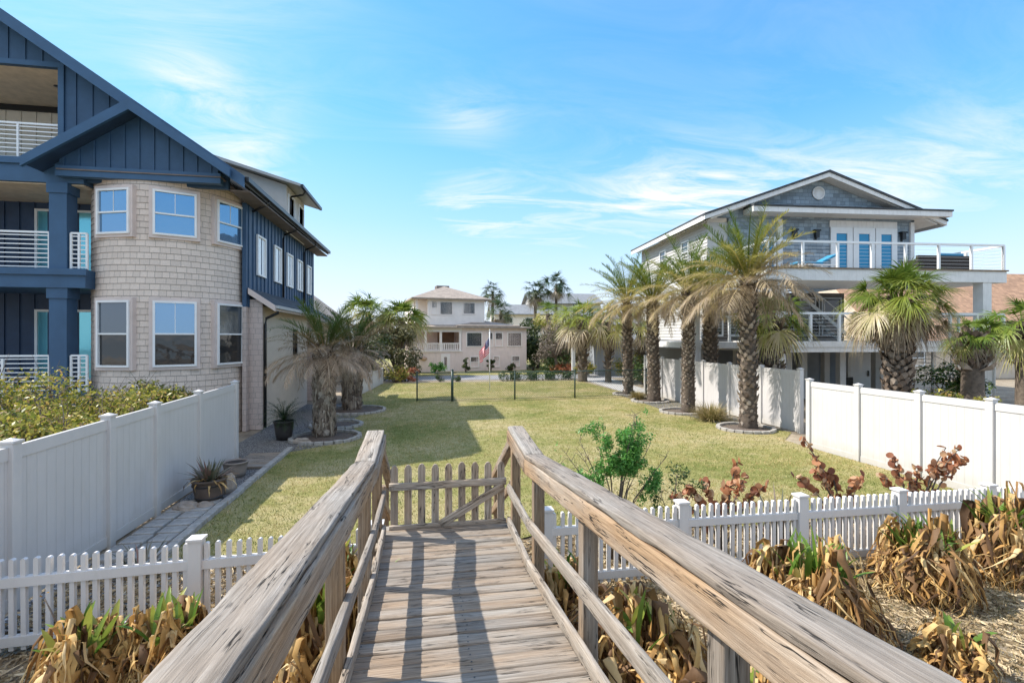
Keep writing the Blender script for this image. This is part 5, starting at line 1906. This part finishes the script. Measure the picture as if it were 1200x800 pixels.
far_shrub('orange-red bush in front of the far trees', 11.2, 39.0, 1.0, 1.3, 'red_plant', 71)
far_shrub('glossy green bush above the orange-red bush', 11.0, 40.6, 2.3, 1.6, 'shrub_dark', 72, 2600, .08)
far_shrub('yellow-green bush at the end of the low white fence', -1.9, 33.4, 1.6, 1.0, 'hedge', 73)
far_shrub('reddish dry bush beside the low white fence end', -1.2, 33.7, 1.1, .7, 'red_plant', 74, 1100)
far_shrub('leafy green bush below the pink porch', .9, 40.2, 1.2, .8, 'shrub_green', 75, 1200)
far_shrub('dark upright bush left of the lower pink house windows', 3.4, 41.2, 1.4, .4, 'tree', 76, 900)
far_shrub('dark upright bush between two lower pink house windows', 5.5, 41.9, 1.4, .4, 'tree', 77, 900)
far_shrub('dark low bush under the right pink house window', 7.4, 42.4, .8, .6, 'tree', 78, 800)
far_shrub('dark bush at the right corner of the pink house', 9.4, 42.6, 1.6, .5, 'tree', 79, 900)
G7 = 'green bushes right of the driveway'
far_shrub('bush right of the driveway, nearest the white fence end', 13.0, 26.2, 1.75, 1.0, 'hedge', 80, 2600, .06, group=G7)
far_shrub('middle bush along the right side of the driveway', 13.4, 28.6, 1.9, 1.2, 'shrub_dark', 81, 2800, .06, group=G7)
far_shrub('taller yellowish bush before the low grey house wall', 13.6, 31.4, 2.2, 1.3, 'hedge', 82, 2800, .06, group=G7)
far_shrub('small bush left of the white porch columns', 11.6, 35.2, 1.5, .9, 'hedge', 83, 1800, .06)
# clipped hedge beyond the chain link fence
t = thing('clipped_hedge', 'low clipped dark hedge between lawn and street', 'hedge', (7.6, 33.3, 0))
cl = [((5.2 + .28 * k, 33.1 + .02 * k, .33), (.35, .42, .36), 1) for k in range(19)]
v, f = leaf_cloud(cl, 9000, .045, 91)
npmesh('foliage', v, f, M['shrub_dark'], t)
b = MB()
for k in range(19):
    b.tube([(5.2 + .28 * k, 33.1 + .02 * k, -.03), (5.25 + .28 * k, 33.1 + .02 * k, .4)], [.02, .01], 5)
b.build('stems', M['bark'], t, uv=False)
for i, (x, y, lab) in enumerate(((1.0, 33.4, 'left small round plant on the kerb of the street'), (2.1, 33.3, 'right small round plant on the kerb of the street'))):
    far_shrub(lab, x, y, .5, .4, 'shrub_dark', 92 + i, 500, .05, group='small plants on the kerb')

# bushes between the blue house and its fence
G8 = 'yellow-green bushes behind the shaded white fence'
hb = [(-6.4, 6.7, 2.0, 1.25, 'yellow-green bush at the left edge, nearest behind the shaded fence'),
      (-5.9, 8.5, 2.15, 1.15, 'yellow-green bush second from the left behind the shaded fence'),
      (-8.0, 8.9, 2.55, 1.5, 'taller yellow-green bush below the balcony stair rail'),
      (-6.0, 10.3, 2.3, 1.15, 'yellow-green bush below the left tower window'),
      (-7.4, 11.4, 2.75, 1.4, 'upright yellow-green bush below the porch column'),
      (-5.65, 12.0, 2.2, .95, 'yellow bush at the far end of the shaded fence'),
      (-9.8, 10.8, 2.6, 1.7, 'yellow-green bush in front of the porch deck')]
for i, (x, y, h, r, lab) in enumerate(hb):
    shrub('coastal_bush', lab, 'shrub', x, y, h, r, 15000, .04, 'hedge', 100 + i, G8, lobes=22, flat=.45)

# low planting behind the right fence
G9 = 'low bushes behind the sunny right fence'
for i, (x, y, lab) in enumerate(((12.0, 11.6, 'low yellow-green bush behind the fence below the big cabbage palm'), (13.2, 11.4, 'low yellow-green bush behind the fence, right of the big cabbage palm'), (14.2, 10.9, 'low yellow-green bush behind the fence, below the small cabbage palm'))):
    shrub('low_bush', lab, 'shrub', x, y, 1.85, .8, 2600, .05, 'hedge', 120 + i, G9)
shrub('potted_shrub', 'dark green bush by the right deck column, at the right edge', 'shrub', 22.8, 18.0, 2.3, 1.3, 4000, .07, 'shrub_dark', 125)
shrub('garden_shrub', 'dark bush in the shade behind the deck piles', 'shrub', 15.6, 22.5, 1.9, 1.2, 2400, .07, 'tree', 126)


def spiky(name, label, cat, x, y, n, length, mat, seed, z0=0.0, width=.03, el0=20, el1=85, bend=.3, group=None, parent=None, r0=.05):
    g = np.random.default_rng(seed)
    t = parent or thing(name, label, cat, (x, y, z0), 0, group)
    k = 5
    q = np.linspace(0, 1, k)
    az = g.uniform(0, 2 * np.pi, n); el = np.radians(g.uniform(el0, el1, n)); L = length * g.uniform(.6, 1.1, n)
    ang = el[:, None] - bend * g.uniform(.3, 1.6, n)[:, None] * q[None] ** 1.5
    ds = (L / (k - 1))[:, None]
    h = np.cumsum(np.cos(ang) * ds, 1) - np.cos(ang[:, :1]) * ds; z = np.cumsum(np.sin(ang) * ds, 1) - np.sin(ang[:, :1]) * ds
    rr = r0 * g.random(n)[:, None]
    P = np.stack([x + (h + rr) * np.cos(az)[:, None], y + (h + rr) * np.sin(az)[:, None], z0 + z], 2)
    w = width * np.array([.8, 1.0, .85, .55, .05])
    v, f = strips(P, np.broadcast_to(w, (n, k)))
    o = npmesh('leaves', v, f, M[mat], t)
    return t


spiky('silver_yucca', 'silver spiky plant behind the right fence, left of the other', 'plant', 14.6, 9.3, 60, 1.0, 'silver', 131, .95, .025, group='silver spiky plants behind the right fence')
spiky('silver_yucca', 'silver spiky plant behind the right fence at the right edge', 'plant', 15.3, 8.6, 60, 1.0, 'silver', 132, .95, .025, group='silver spiky plants behind the right fence')
for i, (x, y, r, lab) in enumerate(((10.05, 16.15, .75, 'large straw-coloured grass tuft between the two nearest date palms'), (10.0, 22.2, .45, 'small straw-coloured grass tuft beside the third date palm'))):
    spiky('grass_tuft', lab, 'grass tuft', x, y, 700, r * 1.05, 'tuft', 140 + i, 0, .009, 25, 88, .9, 'straw grass tufts by the date palms', r0=r * .5)

# ------------------------------------------------------------------ garden details on the left


def ring(label, x, y, r, seed, group, z=0):
    """bed edging of short curved blocks, with mulch inside"""
    t = thing('bed_edging', label, 'garden edging', (x, y, z), 0, group)
    rg = random.Random(seed)
    b = MB()
    n = int(r * 2 * math.pi / .24)
    for k in range(n):
        a = 2 * math.pi * k / n
        b.rbox((x + r * math.cos(a), y + r * math.sin(a), z + .035 + rg.uniform(-.01, .01)), (.12, .23, .10), a + rg.uniform(-.06, .06))
    b.build('edging_stones', M['edging'], t, bevel=.012)
    b = MB(); m = 32
    b.add([(x, y, z + .05)] + [(x + (r - .04) * math.cos(2 * math.pi * k / m), y + (r - .04) * math.sin(2 * math.pi * k / m), z + .012) for k in range(m)], [(0, 1 + k, 1 + (k + 1) % m) for k in range(m)], True)
    b.build('mulch', M['mulch'], t)


G10 = 'round stone bed edgings under the palms'
ring('stone ring around the foot of the nearest shaggy palm', -2.85, 15.2, .95, 1, G10)
ring('stone ring around the foot of the farther shaggy palm', -2.75, 20.6, 1.15, 2, G10)
ring('pale stone ring around the foot of the tallest date palm', 10.15, 14.35, .82, 3, G10)
ring('stone ring around the second nearest date palm', 9.95, 18.0, .8, 4, G10)
ring('stone ring around the third date palm', 10.2, 21.3, .8, 5, G10)
ring('stone ring around the farthest date palm', 10.25, 24.0, .7, 6, G10)
ring('small stone ring between the two shaggy palms', -2.9, 17.3, .8, 8, G10)

t = thing('garden_edging', 'straight row of concrete edging blocks along the left lawn edge', 'garden edging', (-3.45, 10, 0))
b = MB()
y = 6.9
while y < 13.6:
    L = rng.uniform(.36, .46)
    b.rbox((-3.47 + rng.uniform(-.012, .012), y + L / 2, .03), (.13, L - .012, .10), rng.uniform(-.02, .02))
    y += L
b.build('edging_blocks', M['edging'], t, bevel=.012)

# paving stones between fence and edging
k = 0
y = 7.25
while y < 9.5:
    d = rng.uniform(.26, .33)
    x = -4.28
    for w in (rng.uniform(.32, .40), 0):
        w = w or (-3.56 - x)
        b = MB()
        m = 10
        b.rbox((x + w / 2, y + d / 2, .012), (w - .05, d - .045, .09), rng.uniform(-.05, .05), rng.uniform(-.02, .02))
        o = b.build('paving_stone', M['stone'], None, (x + w / 2, y + d / 2, 0), bevel=.015)
        o.location = (x + w / 2, y + d / 2, 0)
        tag(o, 'flat grey paving stone in the path beside the shaded white fence', 'paving stone', 'paving stones beside the shaded fence')
        x += w
    y += d + .005
t = thing('wooden_platform', 'grey weathered plank platform on the gravel beside the shaded fence end', 'platform', (-3.9, 12.6, 0))
b = MB()
for k in range(7):
    b.box(-4.3 + .02, -3.56, 11.9 + .2 * k, 12.085 + .2 * k, .02, .06)
b.build('boards', M['deck'], t)


def rock(label, x, y, s, seed, mat='rock', group=None):
    b = MB()
    n, m = 10, 7
    prof = []
    vs = []
    for j in range(m + 1):
        ph = math.pi * j / m
        for i in range(n):
            th = 2 * math.pi * i / n
            d = Vector((math.sin(ph) * math.cos(th), math.sin(ph) * math.sin(th), math.cos(ph)))
            r = 1 + .35 * mnoise.noise(d * 1.7 + Vector((seed, 0, 0)))
            vs.append((d.x * s[0] * r, d.y * s[1] * r, max(-.03, d.z * s[2] * r + s[2] * .7)))
    fs = [(j * n + i, j * n + (i + 1) % n, (j + 1) * n + (i + 1) % n, (j + 1) * n + i) for j in range(m) for i in range(n)]
    b.add(vs, fs)
    o = b.build('rock', M[mat])
    o.location = (x, y, 0)
    tag(o, label, 'rock', group)


rock('tan boulder between the aloe pot and the empty clay pot', -3.72, 10.25, (.17, .2, .2), 3)
rock('flat pale rock at the end of the paving stones', -4.0, 9.25, (.2, .16, .09), 5)
rock('brown flat rock next to the aloe pot', -3.72, 9.32, (.15, .12, .07), 9)
rock('pale rock on the gravel left of the nearest shaggy palm', -3.35, 14.5, (.25, .15, .1), 12)


def pot(name, label, x, y, r, h, mat, rings=True):
    t = thing(name, label, 'plant pot', (x, y, 0))
    b = MB()
    b.lathe([(.001, 0), (r * .72, 0), (r * .86, h * .35), (r * .95, h * .7), (r, h * .9), (r * 1.06, h * .91), (r * 1.06, h), (r * .94, h), (r * .92, h * .9), (.001, h * .9)], 28, (x, y, 0), False)
    o = b.build('pot', M[mat], t)
    if rings:
        b = MB()
        for zz in (.2, .72):
            rr = r * (.80 if zz < .5 else .965)
            b.lathe([(rr, h * zz), (rr + .012, h * zz), (rr + .012, h * zz + .03), (rr, h * zz + .03)], 28, (x, y, 0), False)
        b.build('band', M['pot_dark'], t)
    b = MB(); b.lathe([(.001, h * .91), (r * .93, h * .905)], 20, (x, y, 0), False)
    b.build('soil', M['soil'], t)
    return t


t = pot('planter', 'brown barrel planter with spiky wilting aloe beside the shaded fence', -3.82, 9.72, .27, .42, 'pot_brown')
spiky('', '', '', -3.82, 9.72, 70, .48, 'agave', 150, .38, .022, 10, 85, .25, parent=t, r0=.15)
g_ = spiky('', '', '', -3.82, 9.72, 40, .42, 'dead', 151, .38, .02, 5, 50, 1.9, parent=t, r0=.2)
pot('planter', 'empty grey-brown clay pot at the end of the shaded fence', -3.95, 11.35, .24, .33, 'pot_grey', False)
t = pot('planter', 'dark pot with a dark green sago palm by the cream wall', -4.0, 15.2, .27, .55, 'pot_dark', False)
nr = np.random.default_rng(160)
L = Leaves()
for i in range(46):
    f = i / 46
    feather_frond(L, (-4.0, 15.2, .55), i * 2.4, R(80 - 70 * f), .9 + .5 * f, .72 * rng.uniform(.85, 1.1), .13, .2 + .4 * f, 30, .1, .3)
L.build('fronds', M['sago'], t)

# ------------------------------------------------------------------ withered lilies and dune plants


def lily(label, x, y, h, r, nd, ng, seed, z0=None):
    """clump of frost-killed strap leaves hanging over a mound, a few green blades left"""
    g = np.random.default_rng(seed)
    z0 = gz(x, y) if z0 is None else z0
    t = thing('withered_lily', label, 'plant', (x, y, z0), 0, 'withered lily clumps beside the boardwalk')
    nd = int(nd * 2.6)
    k = 9
    q = np.linspace(0, 1, k)
    az = g.uniform(0, 2 * np.pi, nd)
    r0 = r * .62 * np.sqrt(g.random(nd))
    hh = h * (.35 + .68 * g.random(nd) ** 1.3) * (1 - .4 * r0 / r) * (1 + .22 * np.sin(az * 3 + seed) + .12 * np.sin(az * 7 + seed * 2))
    out = r * g.uniform(.15, .62, nd)
    drop = hh * g.uniform(.55, 1.05, nd)
    # rise to a kink then hang
    rise = np.where(q < .32, np.sin(q / .32 * np.pi / 2), 1.0)
    fall = np.clip((q - .28) / .72, 0, 1)
    hor = np.where(q < .5, q / .5 * .75, .75 + .25 * np.sin((q - .5) * np.pi))
    R_ = r0[:, None] + out[:, None] * hor[None] + g.normal(0, .014, (nd, k))
    Zc = z0 + hh[:, None] * rise[None] - drop[:, None] * fall[None] ** 1.2 + g.normal(0, .012, (nd, k))
    A = az[:, None] + g.normal(0, .75, nd)[:, None] * q[None] ** 1.5 + g.normal(0, .05, (nd, k))
    P = np.stack([x + R_ * np.cos(A), y + R_ * np.sin(A), np.maximum(Zc, z0 + .01)], 2)
    # shrivelled ribbons with a crease down the middle
    w0 = np.clip(g.lognormal(-3.95, .45, nd), .007, .045)
    W = w0[:, None] * (np.array([.7, 1.0, 1.2, 1.1, .95, .75, .55, .32, .06])[None] * g.uniform(.6, 1.3, (nd, k)))
    tan = np.gradient(P, axis=1); tan /= np.linalg.norm(tan, axis=2, keepdims=True) + 1e-9
    ref = np.stack([-np.sin(A), np.cos(A), np.zeros_like(A)], 2)
    tw = g.normal(0, .6, nd)[:, None] + g.normal(0, 1.3, nd)[:, None] * q[None] + g.normal(0, .35, (nd, k))
    nrm = np.cross(tan, ref)
    side = ref * np.cos(tw)[..., None] + nrm * np.sin(tw)[..., None]
    nn = np.cross(side, tan)
    fold = g.uniform(.2, .9, nd)[:, None, None]
    a = P - side * W[..., None] + nn * W[..., None] * fold
    c = P + side * W[..., None] + nn * W[..., None] * fold
    v = np.stack([a, P, c], 2).reshape(-1, 3)
    base = (np.arange(nd) * k * 3)[:, None] + (np.arange(k - 1) * 3)[None]
    f1 = np.stack([base, base + 1, base + 4, base + 3], 2).reshape(-1, 4); f2 = f1 + 1
    npmesh('dead_leaves', v, np.concatenate([f1, f2]), M['dead'], t, smooth=True)
    # green survivors
    ng = int(ng * 1.4)
    az = g.uniform(0, 2 * np.pi, ng); el = np.radians(g.uniform(50, 88, ng)); L_ = h * g.uniform(.25, .55, ng)
    k = 7
    q = np.linspace(0, 1, k)
    rr = r * .5 * np.sqrt(g.random(ng)); aa = g.uniform(0, 2 * np.pi, ng)
    bx, by = x + rr * np.cos(aa), y + rr * np.sin(aa); bz = z0 + h * (.62 - .25 * rr / r)
    ang = el[:, None] - g.uniform(.1, .9, ng)[:, None] * q[None] ** 2
    ds = (L_ / (k - 1))[:, None]
    hz_ = np.cumsum(np.cos(ang) * ds, 1); zz = np.cumsum(np.sin(ang) * ds, 1)
    P = np.stack([bx[:, None] + hz_ * np.cos(az)[:, None], by[:, None] + hz_ * np.sin(az)[:, None], bz[:, None] + zz], 2)
    W = g.uniform(.02, .036, ng)[:, None] * np.array([.6, .9, 1, 1, .85, .6, .08])[None]
    ref = np.stack([-np.sin(az), np.cos(az), np.zeros(ng)], 1)[:, None]
    a = P - ref * W[..., None]; c = P + ref * W[..., None]
    P2 = P.copy(); P2[..., 2] -= W * .5
    v = np.stack([a, P2, c], 2).reshape(-1, 3)
    base = (np.arange(ng) * k * 3)[:, None] + (np.arange(k - 1) * 3)[None]
    f1 = np.stack([base, base + 1, base + 4, base + 3], 2).reshape(-1, 4)
    npmesh('green_leaves', v, np.concatenate([f1, f1 + 1]), M['strap'], t, smooth=True)


lily('withered lily clump in the bottom left corner before the short picket fence', -2.80, 4.7, .66, .36, 200, 20, 201)
lily('withered lily clump right of the corner clump, nearest the left handrail', -2.2, 4.75, .70, .34, 200, 22, 212)
lily('withered lily clump squeezed left of the boardwalk, nearest the camera', -1.25, 3.3, .95, .5, 230, 14, 202)
lily('withered lily clump under the middle of the left handrail', -.85, 4.3, 1.15, .45, 230, 20, 203)
lily('withered lily clump left of the gate end of the boardwalk', -.95, 5.1, 1.1, .38, 160, 16, 204)
lily('withered lily clump under the right handrail between its two middle posts', 1.75, 3.9, .85, .6, 330, 14, 205)
lily('withered lily clump right of the boardwalk by the first picket post', 1.5, 5.05, .7, .42, 160, 20, 206)
lily('withered lily clump behind the right handrail, nearest the camera', 2.2, 3.1, .7, .5, 220, 8, 207)
lily('largest withered lily clump with many green tips before the right picket fence', 3.85, 4.40, .98, .60, 420, 44, 208)
lily('big hanging withered lily clump near the fourth right picket post', 5.9, 5.0, .92, .50, 360, 36, 209)
lily('withered lily clump with olive top cut by the right edge', 7.25, 5.1, 1.1, .42, 300, 40, 210)
lily('small withered lily standing alone on the dry sand at lower right', 4.75, 3.75, .5, .28, 110, 6, 211)


def stem_shrub(label, x, y, tips, nl, size, mat, seed, z0, name='wild_shrub', group=None):
    """slender stems with leaves gathered towards the tips; tips: (dx, dy, z)"""
    rg = random.Random(seed); g = np.random.default_rng(seed)
    t = thing(name, label, 'shrub', (x, y, z0), 0, group)
    b = MB(); cl = []
    for (dx, dy, z) in tips:
        p0 = Vector((x + rg.uniform(-.04, .04), y + rg.uniform(-.04, .04), z0 - .03)); p2 = Vector((x + dx, y + dy, z0 + z))
        pm = p0.lerp(p2, .5) + Vector((-dx * .15, 0, z * .1))
        b.tube([p0, p0.lerp(pm, .5), pm, pm.lerp(p2, .55), p2], [.013, .011, .009, .006, .003], 6)
        for u in (.45, .6, .75, .9, 1.0):
            c = pm.lerp(p2, (u - .4) / .6)
            for s_ in range(2):
                q = c + Vector((rg.uniform(-.13, .13), rg.uniform(-.13, .13), rg.uniform(-.02, .14)))
                b.tube([c, q], [.004, .002], 4, False)
                cl.append((tuple(q), (.085, .085, .10), 1))
    b.build('stems', M['bark'], t, uv=False)
    v, f = leaf_cloud(cl, nl, size, seed, flat=.35)
    npmesh('foliage', v, f, M[mat], t)


stem_shrub('bright green airy shrub behind the right handrail', 2.55, 6.35, [(-.48, .1, 1.6), (-.8, 0, 1.3), (-.7, 0, 1.45), (.72, 0, 1.35), (-.15, .1, 1.75), (.25, -.05, 1.95), (.42, .1, 1.75), (.10, 0, 1.35), (.55, .05, 1.1), (.30, .1, 1.25), (-.45, .1, 1.4), (-.25, 0, 1.5), (.35, .1, 1.9), (.2, .1, 1.6), (.5, 0, 1.55), (-.6, .1, 1.05)], 17000, .024, 'shrub_green', 221, -.05)
stem_shrub('dark green small shrub before the sea grape, near the second right picket post', 3.45, 6.45, [(-.2, 0, .8), (.1, .1, 1.1), (.3, 0, .85), (0, -.1, .65)], 2000, .026, 'shrub_dark', 222, -.06)


def seagrape(label, x, y, stems, seed, z0, per=18, size=.052):
    """sprawling stems with big round rust-coloured leaves"""
    rg = random.Random(seed); g = np.random.default_rng(seed)
    t = thing('sea_grape', label, 'shrub', (x, y, z0), 0, 'rust-leaved sea grapes behind the right picket fence')
    b = MB(); V, F = [], []
    n0 = 0
    for (dx, dy, z) in stems:
        p0 = Vector((x, y, z0 - .03)); p2 = Vector((x + dx, y + dy, z0 + z))
        pm = p0.lerp(p2, .5) + Vector((0, 0, z * .18))
        pts = [p0, p0.lerp(pm, .5) + Vector((rg.uniform(-.03, .03), 0, 0)), pm, pm.lerp(p2, .5) + Vector((0, 0, .03)), p2]
        b.tube(pts, [.016, .014, .012, .009, .005], 6)
        for i in range(int(per * 1.8)):
            u = .25 + .75 * rg.random() ** .7
            j = min(3, int(u * 4)); c = pts[j].lerp(pts[j + 1], u * 4 - j)
            d = Vector((rg.gauss(0, 1), rg.gauss(0, 1), rg.gauss(.2, .8))).normalized()
            s = size * rg.uniform(.6, 1.25)
            cc = c + d * (s * .9)
            nrm = Vector((rg.gauss(0, 1), rg.gauss(-.4, .8), rg.gauss(.3, .8))).normalized()
            a = nrm.cross(d).normalized(); e = a.cross(nrm)
            cup = rg.uniform(-.35, .45)
            V.append(tuple(cc))
            for m in range(9):
                th = 2 * math.pi * m / 9
                q = cc + (a * math.cos(th) + e * math.sin(th) * .9) * s + nrm * s * cup * (1 + .3 * math.cos(2 * th))
                V.append(tuple(q))
            for m in range(9):
                F.append((n0, n0 + 1 + m, n0 + 1 + (m + 1) % 9))
            n0 += 10
    b.build('stems', M['bark'], t, uv=False)
    npmesh('leaves', V, F, M['seagrape'], t, smooth=True)


seagrape('low rust-leaved sea grape right of the dark green small shrub', 4.15, 6.4, [(-.5, .1, .9), (-.25, .1, 1.0), (.25, 0, 1.25), (.45, .1, 1.0), (.1, 0, .95), (.7, 0, .9), (-.7, .1, .8)], 231, -.08, 18)
seagrape('rust-leaved sea grape with one tall slanting stem before the right fence', 6.3, 6.55, [(-.55, .2, 1.5), (-.4, .1, 1.0), (.2, 0, .95), (-.15, .1, 1.0), (-.75, .1, .95), (-.3, .25, 1.15), (.4, .1, .9)], 232, -.12, 15)
seagrape('widest rust-leaved sea grape beside the last right picket post', 7.5, 6.5, [(-.3, .1, 1.2), (.2, .1, 1.05), (.6, 0, 1.35), (.9, .05, 1.3), (1.1, .1, 1.15), (0, .1, .95), (-.6, 0, .95), (.7, .1, 1.1)], 233, -.14, 18)
spiky('agave', 'grey-green spiky agave among the rust-leaved shrubs', 'plant', 5.15, 6.5, 60, .95, 'agave', 241, -.1, .022, 30, 88, .35, r0=.18)
spiky('agave', 'small dark agave behind the short left picket fence', 'plant', -3.5, 6.9, 40, .45, 'agave', 242, 0, .018, 15, 80, .3, r0=.12)
seagrape_dry = thing('dead_stalk', 'bare dead stalk with curled brown head at the left edge before the picket fence', 'plant', (-3.3, 4.85, -.1))
b = MB(); b.tube([(-3.05, 4.85, -.12), (-3.0, 4.85, .25), (-3.12, 4.85, .55), (-3.2, 4.86, .72)], [.012, .009, .007, .004], 6)
b.tube([(-3.0, 4.85, .25), (-2.93, 4.83, .36)], [.006, .002], 5)
b.build('stalk', M['bark'], seagrape_dry, uv=False)
v, f = leaf_cloud([((-3.2, 4.86, .73), (.07, .05, .04), 1)], 90, .022, 5)
npmesh('dead_head', v, f, M['dead'], seagrape_dry)

# ------------------------------------------------------------------ flag on its pole


def flag():
    t = thing('flagpole', 'slim flagpole with a hanging stars and stripes flag before the pink house', 'flagpole', (3.57, 27.4, 0))
    b = MB(); b.tube([(3.57, 27.4, -.05), (3.57, 27.4, 3.3)], [.03, .02], 8); b.lathe([(.001, 0), (.04, .02), (.04, .06), (.001, .09)], 10, (3.57, 27.4, 3.3))
    b.build('pole', M['white_metal'], t)
    m, nt, p = newmat('flag_cloth')
    uv = N(nt, 'ShaderNodeTexCoord').outputs['UV']
    sp = N(nt, 'ShaderNodeSeparateXYZ'); LK(nt, uv, sp.inputs[0])
    st = mathn(nt, 'FRACT', mathn(nt, 'MULTIPLY', sp.outputs[1], 6.5))
    st = mathn(nt, 'GREATER_THAN', st, .5)
    c = mixc(nt, st, (.72, .04, .09), (.85, .78, .76))
    can = mathn(nt, 'MULTIPLY', mathn(nt, 'LESS_THAN', sp.outputs[0], .4), mathn(nt, 'GREATER_THAN', sp.outputs[1], .4615))
    vo = N(nt, 'ShaderNodeTexVoronoi', inp={'Scale': 13.0, 'Randomness': 0.15}); LK(nt, uv, vo.inputs['Vector'])
    star = mathn(nt, 'LESS_THAN', vo.outputs['Distance'], .25)
    cc = mixc(nt, star, (.03, .04, .15), (.75, .72, .7))
    c = mixc(nt, can, c, cc)
    LK(nt, c, p.inputs['Base Color']); p.inputs['Roughness'].default_value = .8
    me = bpy.data.meshes.new('flag'); o = bpy.data.objects.new('flag', me); col.objects.link(o)
    nu, nv = 24, 16
    vs, uvs = [], []
    for j in range(nv + 1):
        for i in range(nu + 1):
            u, w = i / nu, j / nv
            # fly hangs down from the hoist: slanted, with folds
            hang = 1.15 * u
            x = -.02 - .52 * u + .06 * math.sin(u * 9 + w * 2) * u
            y = .10 * math.sin(u * 14 + w * 3) * (u ** .5) + .04
            z = 2.95 - (1 - w) * .85 * (1 - .3 * u) - hang * .72
            vs.append((x, y, z)); uvs.append((u, w))
    fs = [(j * (nu + 1) + i, j * (nu + 1) + i + 1, (j + 1) * (nu + 1) + i + 1, (j + 1) * (nu + 1) + i) for j in range(nv) for i in range(nu)]
    me.from_pydata(vs, [], fs)
    ul = me.uv_layers.new(name='UVMap')
    for l in me.loops:
        ul.data[l.index].uv = uvs[l.vertex_index]
    for pl in me.polygons:
        pl.use_smooth = True
    me.materials.append(m)
    o.parent = t
    s = o.modifiers.new('thickness', 'SOLIDIFY'); s.thickness = .004


flag()

for o in list(bpy.data.objects):
    if '_world' in o:
        del o['_world']
